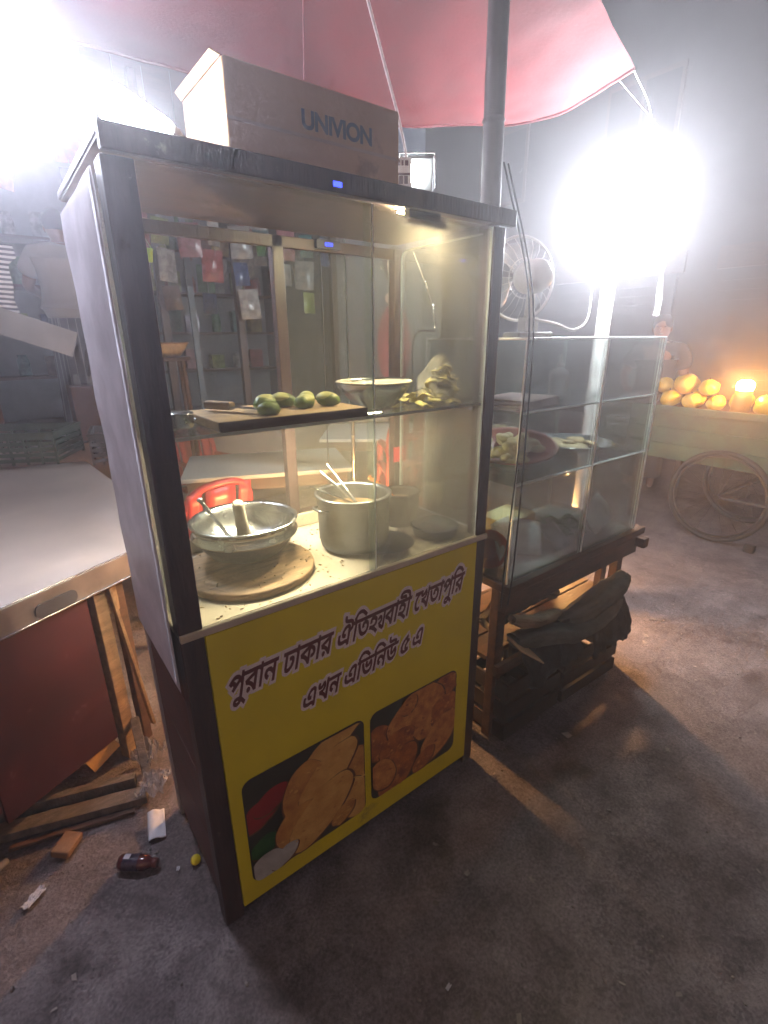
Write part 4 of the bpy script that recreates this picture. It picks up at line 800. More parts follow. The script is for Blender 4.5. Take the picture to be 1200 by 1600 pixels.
G().box(1.066, 1.95, -0.0, 0.021, 0.30, 0.345).build('rail', M_brown, tb, bevel=0.003)
G().box(1.066, 1.95, Y1 - 0.022, Y1 - 0.0, 0.30, 0.345).build('rail', M_brown, tb, bevel=0.003)
for k in range(3):
    G().box(1.066, 1.948, 0.06 + k * 0.115, 0.165 + k * 0.115, 0.346, 0.364).build('lower_board', M_brown, tb, bevel=0.002)

cs = thing('glass_case', 'frameless glass display case with two shelves on dark wooden table', 'display case', (0, 0, 0))
th = 0.005
def gpane(nm, *b): return G().box(*b).build(nm, M_case, cs)
gpane('front_pane', X0 + th, 1.525, Y0, Y0 + th, ZF, ZTOP - th)
gpane('front_pane', 1.529, X1 - th, Y0, Y0 + th, ZF, ZTOP - th)
gpane('side_pane', X0, X0 + th - 0.0005, Y0, Y1, ZF, ZTOP - th)
gpane('side_pane', X1 - th + 0.0005, X1, Y0, Y1, ZF, ZTOP - th)
gpane('back_pane', X0 + th, X1 - th, Y1 - th, Y1, ZF, ZTOP - th)
gpane('top_pane', X0, X1, Y0, Y1, ZTOP - th + 0.0005, ZTOP)
gpane('shelf', X0 + th, X1 - th, Y0 + th, Y1 - th, Z1 - 0.006, Z1)
gpane('shelf', X0 + th, X1 + 0.06, Y0 + th + 0.001, Y1 - th, Z2 - 0.006, Z2)
def edge(a, b, r_=0.0036): return G().tube([a, b], r_, 5).build('glass_edge', M_edge, cs)
e_ = 0.001
for a, b in (((X0, Y0 - e_, ZF), (X0, Y0 - e_, ZTOP)), ((X1, Y0 - e_, ZF), (X1, Y0 - e_, ZTOP)), ((1.527, Y0 - e_, ZF), (1.527, Y0 - e_, ZTOP - th)), ((X0, Y1, ZF), (X0, Y1, ZTOP)), ((X1, Y1, ZF), (X1, Y1, ZTOP)),
             ((X0, Y0 - e_, ZTOP), (X1, Y0 - e_, ZTOP)), ((X0, Y1, ZTOP), (X1, Y1, ZTOP)), ((X1, Y0, ZTOP), (X1, Y1, ZTOP)), ((X0, Y0, ZTOP), (X0, Y1, ZTOP)),
             ((X0 + th, Y0 + th, Z1 - 0.003), (X1 - th, Y0 + th, Z1 - 0.003)), ((X0 + th, Y0 + th, Z2 - 0.003), (X1 - th, Y0 + th, Z2 - 0.003))): edge(a, b)
G().box(X0 + 0.006, X1 - 0.006, Y0 + 0.007, Y1 - 0.007, ZF - 0.003, ZF + 0.003).build('case_floor', mat('case_floor', (0.18, 0.17, 0.15), 0.5), cs)

# contents of the case
t = thing('newspaper_stack', 'pinkish folded newspapers on the top shelf of the glass case', 'newspapers', (1.21, 0.13, Z1), (0, 0, R(8)))
for k in range(4):
    G().cbox((0.004 * k, -0.003 * k, 0.004 + 0.0075 * k), (0.26 - 0.01 * k, 0.19, 0.0065), (0, 0, R(3 * k - 4))).build('folded_sheet', mat('pink_newsprint', (0.62, 0.48, 0.47), 0.85, var=0.15, scale=15), t, bevel=0.002)
t = thing('squeeze_bottle', 'translucent squeeze bottle standing on the top shelf of the case', 'bottle', (1.555, 0.20, Z1))
G().lathe([(0.0, 0.0), (0.034, 0.0), (0.036, 0.005), (0.036, 0.085), (0.03, 0.10), (0.014, 0.112)], 20).build('bottle_body', film('bottle_film', (0.7, 0.75, 0.76), 0.5), t)
G().lathe([(0.015, 0.11), (0.015, 0.124), (0.007, 0.13), (0.003, 0.16), (0.0, 0.161)], 14).build('nozzle', M_white, t)
BT = Matrix.Rotation(R(12), 3, Vector((0.62, -0.78, 0))).to_euler(); BT = tuple(BT)
t = thing('dumpling_bowl', 'brown bowl with reddish rim full of pale dumplings in the glass case', 'bowl', (1.262, 0.180, Z2 + 0.014), BT)
G().lathe([(0.0, 0.0), (0.06, 0.0), (0.065, 0.006), (0.13, 0.038), (0.166, 0.072)], 40).build('bowl_outside', mat('brown_glaze', (0.06, 0.03, 0.025), 0.35, var=0.3), t)
G().lathe([(0.1665, 0.072), (0.169, 0.075), (0.165, 0.078), (0.156, 0.070), (0.125, 0.046), (0.06, 0.02), (0.0, 0.018)], 40).build('bowl_inside', mat('red_glaze', (0.30, 0.085, 0.06), 0.35, var=0.25), t)
dm = [G().blob((0, 0, 0), (0.03, 0.021, 0.015), k, 0.18, 1.8, 2).mesh('dumpling', mat('dumpling_dough', (0.74, 0.62, 0.36), 0.55, var=0.15, scale=20)) for k in range(4)]
for k in range(34):
    lay = 0 if k < 14 else 1 if k < 26 else 2
    rr = (0.105, 0.085, 0.055)[lay] * math.sqrt(rng.random()) * 1.05; a = rng.uniform(0, 6.3)
    o = inst(dm[k % 4], 'dumpling', None, tuple(Vector((1.262, 0.180, Z2 + 0.014)) + Euler(BT).to_matrix() @ Vector((rr * math.cos(a), rr * math.sin(a), 0.046 + 0.020 * lay + 0.04 * rr))), (rng.uniform(-.5, .5), rng.uniform(-.5, .5), a * 2))
    tag(o, 'pale plump dumpling in the brown bowl of the glass case', 'dumpling', 'dumplings heaped in the brown bowl')
t = thing('steel_platter', 'wide shallow steel platter of fried food in the glass case', 'platter', (1.715, 0.225, Z2 + 0.0002))
G().lathe([(0.0, 0.0), (0.11, 0.0), (0.12, 0.004), (0.165, 0.032), (0.178, 0.034), (0.179, 0.037), (0.165, 0.037), (0.118, 0.009), (0.0, 0.006)], 44).build('platter_dish', M_steel, t)
fm = [G().blob((0, 0, 0), (0.034, 0.026, 0.012), k + 8, 0.25, 2.0, 2).mesh('fritter', mat('fritter', (0.46, 0.32, 0.13), 0.6, var=0.35, scale=18)) for k in range(3)]
for k in range(18):
    rr = 0.10 * math.sqrt(rng.random()); a = rng.uniform(0, 6.3)
    o = inst(fm[k % 3], 'fritter', None, (1.73 + rr * math.cos(a), 0.225 + rr * math.sin(a) * 0.9, Z2 + 0.02 + 0.018 * (1 - rr / 0.1)), (rng.uniform(-.3, .3), rng.uniform(-.3, .3), a))
    tag(o, 'golden fritter lying on the steel platter in the case', 'fritter', 'fritters on the steel platter')
def packet(nm, lb, cat, loc, rot, w, h, d, m, seed, grp=None):
    def fn(u, v):
        e = (1 - abs(2 * u - 1) ** 3) * (1 - abs(2 * v - 1) ** 4)
        return ((u - .5) * w + 0.006 * noise.noise((v * 4, seed, 0)), d * 0.5 * e * (1 + 0.5 * noise.noise((u * 4, v * 4, seed))), (v - .5) * h + 0.006 * noise.noise((u * 4, seed, 3)))
    g_ = G(); g_.grid(fn, 8, 8); g_.grid(lambda u, v: Vector(fn(1 - u, v)) * 1.0 + Vector((0, -2 * fn(1 - u, v)[1] + 0.0, 0)), 8, 8)
    o = g_.build(nm, m, None, loc, rot); tag(o, lb, cat, grp)
    return o
packet('plastic_bag', 'white plastic packet leaning in the left bottom of the glass case', 'packet', (1.20, 0.12, ZF + 0.09), (R(-20), 0, R(10)), 0.13, 0.17, 0.06, film('white_film', (0.9, 0.93, 0.95), 0.85), 1)
packet('plastic_bag', 'bluish white plastic packet second from left at the bottom of the case', 'packet', (1.335, 0.115, ZF + 0.075), (R(-28), R(15), R(-12)), 0.14, 0.14, 0.06, film('white_film', (0.9, 0.93, 0.95), 0.85), 2)
t = thing('yellow_box', 'open pale yellow cardboard box behind the packets in the case', 'box', (1.36, 0.24, ZF + 0.0035), (0, 0, R(7)))
G().box(-0.1, 0.1, -0.07, 0.07, 0, 0.13).build('box_body', mat('pale_yellow_card', (0.58, 0.47, 0.24), 0.8, var=0.15), t, bevel=0.002)
G().add([(-0.1, -0.07, 0.1305), (0.1, -0.07, 0.1305), (0.095, -0.12, 0.165), (-0.095, -0.12, 0.165)], [(0, 1, 2, 3)]).build('flap', MATS['pale_yellow_card'], t, solid=0.002)
t = thing('green_bundle', 'bundle of green chillies and herbs at the bottom of the case', 'herbs', (1.60, 0.14, ZF + 0.0035))
for k in range(26):
    a = rng.uniform(0, 6.3); L_ = rng.uniform(0.05, 0.11); x, y = rng.uniform(-.07, .07), rng.uniform(-.05, .05)
    G().tube(spline([(x, y, 0.01 + 0.05 * rng.random()), (x + L_ * .5 * math.cos(a), y + L_ * .5 * math.sin(a), 0.03 + 0.05 * rng.random()), (x + L_ * math.cos(a), y + L_ * math.sin(a), 0.02 + 0.06 * rng.random())], 3), [0.006] * 6 + [0.002], 5).build('chilli', mat('green_chilli', (0.06, 0.15, 0.03), 0.4, var=0.4), t)
packet('plastic_bag', 'crumpled clear plastic bag glittering at the right bottom of the case', 'bag', (1.80, 0.10, ZF + 0.075), (R(-25), R(-12), R(12)), 0.19, 0.14, 0.09, film('clear_crumple', (0.9, 0.95, 0.97), 0.75, 0.08), 5)
packet('plastic_bag', 'dark plastic packet in the middle at the bottom of the case', 'packet', (1.485, 0.09, ZF + 0.05), (R(-50), 0, R(4)), 0.11, 0.12, 0.04, mat('dark_packet', (0.05, 0.045, 0.05), 0.3), 6)

t = thing('red_plate', 'red plastic ring plate standing at the left bottom of the glass case', 'plate', (1.118, 0.13, ZF + 0.0785), (R(82), 0, R(-42)))
G().lathe([(0.042, 0.0), (0.058, -0.004), (0.073, 0.006), (0.075, 0.010), (0.071, 0.012), (0.057, 0.003), (0.042, 0.006), (0.042, 0.0)], 30).build('plate_rim', M_redpl, t)
G().lathe([(0.0, -0.002), (0.0415, -0.002), (0.0415, 0.002), (0.0, 0.002)], 24).build('plate_well', M_redpl, t)
# fan on the case
fn_ = thing('table_fan', 'white table fan seen from behind on top of the glass case', 'fan', (1.335, 0.20, ZTOP + 0.0005), (0, 0, R(-20)))
G().box(-0.075, 0.075, -0.06, 0.06, 0, 0.022).build('base', mat('grey_plastic', (0.36, 0.36, 0.35), 0.4), fn_, bevel=0.008)
G().box(-0.03, 0.03, -0.025, 0.03, 0.0225, 0.075).build('switch_box', mat('cream_plastic', (0.62, 0.62, 0.56), 0.4, var=0.08), fn_, bevel=0.006)
G().tube([(0, 0, 0.075), (0, 0.0, 0.16)], [0.02, 0.016], 12).build('stem', MATS['cream_plastic'], fn_)
K = Matrix.Translation((0, 0.01, 0.215)) @ Matrix.Rotation(R(90), 4, 'X')
gg = G().at(K); gg.lathe([(0.0, 0.085), (0.028, 0.083), (0.05, 0.07), (0.058, 0.045), (0.06, 0.0), (0.055, -0.035), (0.03, -0.045), (0.0, -0.046)], 26)
gg.build('motor_housing', MATS['cream_plastic'], fn_)
fan_c = Vector((0, 0.085, 0.215))
G().tube(arc(tuple(fan_c), 0.148, 0, 2 * math.pi, 48)[:-1], 0.0055, 8, closed=True).build('guard_rim', M_white, fn_)
G().tube(arc((0, 0.05, 0.215), 0.07, 0, 2 * math.pi, 30)[:-1], 0.002, 6, closed=True).build('guard_ring', M_white, fn_)
gg = G().tube([(0, 0.05, 0.215 + 0.07), (0, 0.085, 0.215 + 0.147)], 0.0016, 5)
wme = G().tube([(0.06, 0.045, 0), (0.11, 0.055, 0), (0.147, 0.085, 0)], 0.0014, 5).mesh('guard_wire', M_white)
for k in range(24): inst(wme, 'guard_wire', fn_, (0, 0, 0.215), (0, 2 * math.pi * k / 24, 0))
def bladefn(u, v):
    r_ = 0.03 + 0.10 * u; a = (v - .5) * (0.9 + 0.35 * math.sin(u * 3))
    return (r_ * math.cos(a), 0.1 + 0.045 * (v - .5), r_ * math.sin(a))
bme = G().grid(bladefn, 8, 8).mesh('blade', mat('fan_blade', (0.5, 0.53, 0.56), 0.3), solid=0.0015)
for k in range(3): inst(bme, 'blade', fn_, (0, 0.0, 0.215), (0, 2 * math.pi * k / 3 + 0.5, 0))
fn_.scale = (0.92, 0.92, 0.92)
o = G().tube(spline([(1.31, 0.16, 1.56), (1.36, 0.11, 1.545), (1.46, 0.10, 1.525), (1.60, 0.14, 1.56), (1.74, 0.22, 1.66), (1.86, 0.30, 1.80), (1.98, 0.33, 1.95)], 8), 0.0045, 7).build('fan_cord', M_white)
tag(o, 'white cord looping from the fan up to the bright bulb', 'cord')

# big glaring bulb above the case, on a pale post
o = G(); o.tube([(2.28, 0.47, 0.0), (2.28, 0.47, 0.9), (2.285, 0.47, 1.7), (2.285, 0.47, 2.02)], [0.036, 0.035, 0.034, 0.033], 16)
o = o.build('pale_post', mat('whitewashed_post', (0.66, 0.63, 0.60), 0.7, var=0.2, scale=8, bump=0.1)); tag(o, 'whitewashed round post behind the right end of the glass case', 'post')
t_bulb('large_led_bulb', 'huge glaring white bulb hanging above the glass case', (2.21, 0.33, 2.09), (0, R(56), 0), 0.058, 0.42, 430, cordpts=[(0.0, 0, 0.1), (-0.06, 0.0, 0.14), (-0.28, -0.05, 0.05), (-0.46, -0.11, -0.14)])
pt = G(); pt.grid(lambda u, v: (2.50 + 0.034 * (u - .5) + 0.012 * math.sin(v * 5), 0.32 + 0.012 * math.sin(u * 6 + v * 4), 1.60 + 0.235 * v), 5, 12)
pt.tube([(2.505, 0.32, 1.835), (2.49, 0.34, 2.1), (2.40, 0.40, 2.39)], 0.0012, 5); pt.tube([(2.40, 0.40, 2.39), (1.84, 0.30, 2.41)], 0.0012, 5)
o = pt.build('plastic_strip', film('strip_film', (0.85, 0.85, 0.85), 0.9)); tag(o, 'white plastic strip hanging on a string right of the pale post', 'plastic strip')

# cloth bundles, tarp and clutter on the lower boards
M_sack = mat('grey_green_sack', (0.10, 0.10, 0.085), 0.9, var=0.45, scale=10, bump=0.3, bscale=140)
M_sackin = mat('beige_sack', (0.22, 0.16, 0.10), 0.9, var=0.4, scale=12, bump=0.3, bscale=140)
def roll(nm, lb, pts, rad, m, seed, fold=0.5, flat=0.7, cat='sack'):
    rad *= 0.8; P = spline(pts, 16); n = 40; gg = G(); vs = []
    for i, p in enumerate(P):
        t_ = i / (len(P) - 1); d = (P[min(i + 1, len(P) - 1)] - P[max(i - 1, 0)]).normalized()
        s_ = d.cross(Vector((0, 0, 1))).normalized(); up = s_.cross(d).normalized()
        rr = rad * (0.45 + 0.55 * math.sin(math.pi * min(1, max(0.0, t_ * 0.86 + 0.10))) ** 0.55)
        for j in range(n):
            a = 2 * math.pi * j / n
            w = 1.05 + fold * 0.6 * noise.noise((math.cos(a) * 1.7 + seed, math.sin(a) * 1.7, t_ * 2.2 + seed)) - 0.55 * abs(noise.noise((math.cos(a) * 2.6 - seed, math.sin(a) * 2.6, t_ * 2.6 + seed))) + 0.16 * abs(noise.noise((math.cos(a) * 6 + seed, math.sin(a) * 6, t_ * 7)))
            vs.append(p + s_ * rr * w * math.cos(a) + up * rr * flat * w * math.sin(a))
    k = len(P)
    gg.add(vs, [(i * n + j, i * n + (j + 1) % n, (i + 1) * n + (j + 1) % n, (i + 1) * n + j) for i in range(k - 1) for j in range(n)] + [tuple(range(n)), tuple(range((k - 1) * n, k * n))], True)
    o = gg.build(nm, m); tag(o, lb, cat)
    return o
roll('folded_sack', 'grey folded sack sticking up to the right under the glass case', [(1.36, -0.03, 0.44), (1.52, -0.06, 0.47), (1.68, -0.07, 0.50), (1.80, -0.06, 0.525)], 0.065, M_sack, 1)
roll('folded_sack', 'grey green sack lying behind the others under the glass case', [(1.10, 0.10, 0.47), (1.25, 0.10, 0.52), (1.42, 0.11, 0.50), (1.56, 0.12, 0.45)], 0.07, M_sack, 2)
roll('folded_sack', 'long grey sack roll drooping along the front under the glass case', [(1.06, -0.06, 0.50), (1.22, -0.075, 0.47), (1.42, -0.085, 0.41), (1.62, -0.085, 0.42), (1.74, -0.07, 0.44)], 0.058, M_sack, 3)
roll('folded_sack', 'beige sack mouth turned open at the left under the glass case', [(1.05, -0.055, 0.585), (1.12, -0.065, 0.56), (1.22, -0.07, 0.535), (1.32, -0.06, 0.52)], 0.036, M_sackin, 4)
roll('folded_sack', 'dark blue cloth stuffed behind the sacks under the glass case', [(1.36, 0.10, 0.535), (1.46, 0.08, 0.555), (1.58, 0.07, 0.545)], 0.05, mat('dark_blue_cloth', (0.025, 0.03, 0.05), 0.9, var=0.3), 5, cat='cloth')
t = thing('cardboard_flap', 'torn piece of cardboard jutting out left under the sacks', 'cardboard', (1.045, -0.085, 0.50), (R(8), R(38), R(-8)))
G().box(-0.03, 0.12, -0.05, 0.03, 0, 0.006).build('sheet', M_card, t, bevel=0.001)
M_crw = mat('black_brown_wood', (0.04, 0.024, 0.018), 0.7, var=0.5, scale=9, bump=0.3, wear=[((0.10, 0.07, 0.05), 18, 0.63)])
def wcrate(lb, loc, w, h_, rz):
    t = thing('wooden_crate', lb, 'crate', loc, (0, 0, rz)); n = 3; st = h_ / n
    for k in range(n):
        for yy in (0.0, 0.27): G().box(0.0, w, yy, yy + 0.012, 0.01 + k * st, k * st + st * 0.86).build('slat', M_crw, t, bevel=0.002)
        for xx in (-0.0125, w + 0.0005): G().box(xx, xx + 0.012, 0.0, 0.282, 0.01 + k * st, k * st + st * 0.86).build('slat', M_crw, t, bevel=0.002)
    G().box(0.0, w, 0.0125, 0.2695, 0.002, 0.0095).build('crate_bottom', M_crw, t)
    for x, y in ((0.001, 0.0126), (w - 0.026, 0.0126), (0.001, 0.2444), (w - 0.026, 0.2444)): G().box(x, x + 0.025, y, y + 0.025, 0.01, h_ - 0.005).build('corner_post', M_crw, t)
wcrate('dark wooden crate under the left end of the glass case', (1.10, -0.035, 0.004), 0.33, 0.28, R(0))
wcrate('dark wooden crate under the right half of the glass case', (1.47, -0.045, 0.004), 0.38, 0.24, R(-1.5))
def drape(nm, lb, x0, x1, y0, zt, zb_, seed, m):
    def fn(u, v):
        x = x0 + (x1 - x0) * u + 0.012 * noise.noise((v * 3, u * 2, seed)); z = zt - (zt - zb_) * v * (0.8 + 0.35 * noise.noise((u * 3, seed, 0)))
        y = y0 - 0.02 * v + 0.028 * noise.noise((u * 7, v * 1.6, seed)) + 0.015 * noise.noise((u * 19, v * 5, seed)) + 0.05 * (1 - v) ** 3
        return (x, y, z)
    o = G().grid(fn, 40, 18).build(nm, m, solid=0.002); tag(o, lb, 'cloth')
drape('hanging_cloth', 'dark cloth edge hanging from the sacks over the left crate', 1.10, 1.42, -0.10, 0.47, 0.27, 3, mat('dark_cloth', (0.035, 0.034, 0.032), 0.9, var=0.4, scale=8, bump=0.2, bscale=120))
drape('hanging_cloth', 'dark cloth corner hanging from the sacks over the right crate', 1.50, 1.80, -0.115, 0.45, 0.22, 8, MATS['dark_cloth'])
o = G().box(0.955, 1.0, 0.30, 0.315, 0.30, 0.80).build('light_stop_board', M_crw); tag(o, 'dark narrow board added between the cart and the case table to cut the light strip short', 'board')  # added blocker: ends the low bulb's strip of light on the road
# warm hanging bulb behind, between cart and case: throws the strip of light along the road
t_bulb('warm_bulb', 'warm bulb hanging low behind the gap between cart and glass case', (0.962, 0.98, 0.62), (0, 0, 0), 0.022, 0.06, 2400, (1.0, 0.50, 0.17), cordpts=[(0, 0, 0.05), (0, 0, 0.5), (0.01, 0.01, 1.2), (0.0, 0.02, 1.74)])
t_bulb('warm_bulb', 'warm bulb fixed low behind the rear right leg of the case table', (2.17, 0.565, 0.53), (0, 0, 0), 0.022, 0.05, 1700, (1.0, 0.42, 0.10), cordpts=[(0, 0, 0.05), (-0.05, -0.04, 0.09), (-0.14, -0.09, 0.09), (-0.21, -0.135, 0.07)])

# ================================================================== LEFT STALL TABLE
# front edge runs from (-.315,.641) to (.129,.884)
ex = Vector((0.444, 0.243, 0)).normalized(); ey = Vector((-ex.y, ex.x, 0))
tt = thing('stall_table', 'white topped stall table with grey metal edge and maroon front left of the cart', 'table', (-0.315, 0.641, 0), (0, 0, math.atan2(ex.y, ex.x)))
# local: x along front edge, y away
top = [(-0.9, 0.0), (0.50, 0.0), (1.02, 0.80), (1.30, 1.42), (0.95, 1.72), (-0.9, 1.95)]
G().prism(top, 0.782, 0.80).build('table_top', mat('white_laminate', (0.62, 0.56, 0.53), 0.35, var=0.14, scale=3, rvar=0.15, wear=[((0.40, 0.34, 0.30), 2.6, 0.62), ((0.34, 0.28, 0.24), 14, 0.68)]), tt, bevel=0.002)
G().box(-0.9, 0.50, -0.012, -0.0005, 0.715, 0.801).build('metal_edge', mat('brushed_grey_metal', (0.40, 0.40, 0.44), 0.35, 0.8, var=0.2, scale=12), tt, bevel=0.003)
G().tube([(-0.9, -0.013, 0.716), (0.50, -0.013, 0.716)], 0.0045, 8).build('edge_trim', M_steel, tt)
G().tube([(-0.9, -0.010, 0.803), (0.50, -0.010, 0.803)], 0.003, 8).build('edge_trim', M_steel, tt)
h = G(); h.at(Matrix(((1, 0, 0, 0), (0, 0, 1, -0.0125), (0, 1, 0, 0), (0, 0, 0, 1)))); h.prism(rrect(0.075, 0.205, 0.722, 0.765, 0.018)[::-1], -0.004, 0.0); h.build('handle_recess', mat('dark_grey_plastic', (0.09, 0.09, 0.11), 0.4), tt)
M_maroon = mat('maroon_panel', (0.075, 0.012, 0.02), 0.55, var=0.5, scale=4, bump=0.15, col2=(0.035, 0.008, 0.012), wear=[((0.13, 0.06, 0.08), 8, 0.60), ((0.02, 0.006, 0.008), 3, 0.60)])
for k in range(3):
    G().box(-0.9 + 0.385 * k, -0.9 + 0.385 * (k + 1) - 0.003, 0.02, 0.034, 0.22 - 0.05 * k, 0.714).build('front_board', M_maroon, tt, bevel=0.002)
G().box(0.27, 0.315, 0.012, 0.055, 0.0, 0.714).build('leg', M_palewood, tt, bevel=0.003)
G().box(0.36, 0.395, 0.03, 0.06, 0.0, 0.714).build('leg', M_brown, tt, bevel=0.003)
G().bar((0.325, 0.008, 0.712), (0.385, 0.0, 0.08), 0.022, 0.012).build('batten', M_palewood, tt, bevel=0.002)
G().box(0.318, 0.36, 0.018, 0.04, 0.60, 0.714).build('block', M_palewood, tt, bevel=0.002)
for x, y in ((1.0, 1.2), (-0.6, 1.7)): G().box(x, x + 0.04, y, y + 0.04, 0.0, 0.78).build('leg', M_brown, tt)
G().box(-0.9, 0.3, 0.25, 0.27, 0.02, 0.7).build('back_board', M_maroon, tt)

# plastic crate on the table behind
def crate(lb, loc, rz, m, w=0.55, d=0.36, h_=0.22):
    t = thing('plastic_crate', lb, 'crate', loc, (0, 0, rz))
    for yy in (0, d):
        for k in range(5):
            z = 0.015 + k * (h_ - 0.03) / 4.4
            G().box(0, w, yy - 0.004, yy + 0.004, z, z + (0.036 if k == 4 else 0.02)).build('slat', m, t)
        for k in range(9): G().box(k * w / 8 - 0.006, k * w / 8 + 0.006, yy - 0.0065, yy + 0.0065, 0.0, h_ - 0.006).build('rib', m, t)
    for xx in (0, w):
        for k in range(5):
            z = 0.015 + k * (h_ - 0.03) / 4.4
            G().box(xx - 0.0035, xx + 0.0035, 0.005, d - 0.005, z, z + (0.036 if k == 4 else 0.02)).build('slat', m, t)
    G().box(-0.008, w + 0.008, -0.010, d + 0.010, h_ - 0.005, h_ + 0.006).box(0.0, 0.0001, 0, 0.0001, 0, 0.0001).build('rim', m, t) if False else None
    for (a0, a1, b0, b1) in ((-0.01, w + 0.01, -0.012, 0.006), (-0.01, w + 0.01, d - 0.006, d + 0.012), (-0.01, 0.006, 0.0065, d - 0.0065), (w - 0.006, w + 0.01, 0.0065, d - 0.0065)):
        G().box(a0, a1, b0, b1, h_ + 0.001, h_ + 0.014).build('rim', m, t)
    return t
M_crate = mat('dark_green_plastic', (0.05, 0.075, 0.055), 0.45, var=0.3)
crate('dark green plastic crate on the far end of the white topped table', (-0.55, 2.66, 0.83), R(-28), M_crate, 0.62, 0.36, 0.17)
crate('dark grey plastic crate behind the right corner of the white topped table', (0.17, 2.34, 0.80), R(-12), mat('dark_grey_crate', (0.06, 0.06, 0.065), 0.45), 0.42, 0.32, 0.17)

# ================================================================== LITTER AND PLANKS AT LOWER LEFT
def plank(lb, a, b, w, h_, m, nm='plank', tw=0.0):
    g_ = G(); a, b = Vector(a), Vector(b); n = 10; vs = []
    d = (b - a); s_ = Vector((-d.y, d.x, 0)).normalized()
    for i in range(n + 1):
        p = a.lerp(b, i / n); ww = w * (1 + 0.10 * noise.noise((i * 0.7, a.x * 9, 1))); up = Vector((0, 0, 1))
        e1 = 0.004 * noise.noise((i * 0.9, a.y * 7, 5))
        vs += [p - s_ * ww / 2 + up * e1, p + s_ * ww / 2 + up * e1, p + s_ * ww / 2 + up * (h_ + e1), p - s_ * ww / 2 + up * (h_ + e1 * .4)]
    fs = [(i * 4 + j, i * 4 + (j + 1) % 4, i * 4 + 4 + (j + 1) % 4, i * 4 + 4 + j) for i in range(n) for j in range(4)] + [(3, 2, 1, 0), (n * 4, n * 4 + 1, n * 4 + 2, n * 4 + 3)]
    g_.add(vs, fs); o = g_.build(nm, m, bevel=0.002); tag(o, lb, 'plank')
    return o
M_oldwood = mat('weathered_wood', (0.17, 0.14, 0.12), 0.85, var=0.45, scale=12, bump=0.4, stretch=(2, 6, 2))
plank('long weathered plank on the ground along the stall table foot', (-0.62, 0.735, 0.004), (-0.07, 0.555, 0.006), 0.055, 0.03, M_oldwood)
plank('narrow weathered batten lying behind the long plank', (-0.60, 0.80, 0.006), (-0.09, 0.63, 0.01), 0.03, 0.045, M_oldwood)
plank('thin splintered strip of wood in front of the long plank', (-0.46, 0.62, 0.004), (-0.12, 0.525, 0.004), 0.018, 0.012, M_brown)
plank('short upright stake leaning at the rear corner of the cart', (-0.055, 0.60, 0.003), (-0.040, 0.80, 0.13), 0.03, 0.03, M_oldwood)
t = G().cbox((0, 0, 0.012), (0.075, 0.055, 0.024), (0.1, 0.06, 0)).build('wood_chunk', mat('orange_chunk', (0.26, 0.15, 0.09), 0.9, var=0.3), None, (-0.315, 0.52, 0.004), (0, 0, 0.9), bevel=0.004); tag(t, 'brownish broken brick piece beside the plank', 'brick piece')
t = G().cbox((0, 0, 0), (0.11, 0.06, 0.004)).build('cardboard_scrap', mat('orange_card', (0.52, 0.27, 0.08), 0.8, var=0.2), None, (-0.165, 0.755, 0.10), (R(60), R(-14), R(28)), bevel=0.001); tag(t, 'orange cardboard scrap leaning below the stall table', 'cardboard')
def crumple(nm, lb, cat, loc, size, m, seed, rot=0.0, amp=0.5):
    def fn(u, v):
        return ((u - .5) * size[0] + 0.25 * size[0] * noise.noise((v * 3, seed, u)), (v - .5) * size[1] + 0.2 * size[1] * noise.noise((u * 3, seed, 7)),
                size[2] * (0.5 + amp * noise.noise((u * 4 + seed, v * 4, seed)) + 0.4 * amp * noise.noise((u * 11, v * 11, seed))))
    o = G().grid(fn, 16, 16, smooth=False).build(nm, m, None, loc, (0, 0, rot)); tag(o, lb, cat)
    return o
M_paper = mat('white_tissue', (0.66, 0.66, 0.70), 0.9, var=0.08)
M_crum = film('grey_bag_film', (0.40, 0.40, 0.44), 0.6, 0.2)
crumple('plastic_bag', 'crumpled clear plastic bag at the foot of the cart side, the far one', 'plastic bag', (-0.025, 0.70, 0.004), (0.09, 0.09, 0.13), M_crum, 3, 0.5)
crumple('plastic_bag', 'crumpled greyish plastic bag beside the cart, next to the white tissue', 'plastic bag', (-0.045, 0.565, 0.004), (0.10, 0.09, 0.09), M_crum, 8, 1.1)
t = G().grid(lambda u, v: ((u - .5) * 0.052, (v - .5) * 0.10, 0.006 + 0.006 * math.sin(u * 5) + 0.012 * v + 0.003 * noise.noise((u * 6, v * 6, 0))), 10, 14).build('tissue', M_paper, None, (-0.075, 0.425, 0.002), (0, 0, R(-12)), solid=0.001); tag(t, 'folded white paper tissue lying behind the brown bottle', 'tissue')
# bottle
t = thing('brown_bottle', 'small brown plastic bottle with white label lying on the ground', 'bottle', (-0.195, 0.352, 0.022), (0, R(90), R(-38)))
G().lathe([(0.0, -0.003), (0.018, -0.002), (0.0225, 0.006), (0.0215, 0.03), (0.022, 0.045), (0.0215, 0.062), (0.022, 0.075), (0.012, 0.096), (0.010, 0.099)], 26).build('bottle_body', mat('brown_pet', (0.10, 0.022, 0.022), 0.15, var=0.25, coat=0.4), t)
G().lathe([(0.0123, 0.0985), (0.0128, 0.1), (0.0128, 0.113), (0.011, 0.1145), (0.0, 0.115)], 20).build('cap', mat('brown_cap', (0.12, 0.025, 0.02), 0.35), t)
gg = G()
n_ = 26
gg.add([(0.0228 * math.cos(2 * math.pi * j / n_), 0.0228 * math.sin(2 * math.pi * j / n_), z) for z in (0.014, 0.060) for j in range(n_)], [(j, (j + 1) % n_, n_ + (j + 1) % n_, n_ + j) for j in range(n_)], True)
gg.build('label_band', mat('dark_label', (0.05, 0.035, 0.06), 0.3, var=0.5, scale=60), t)
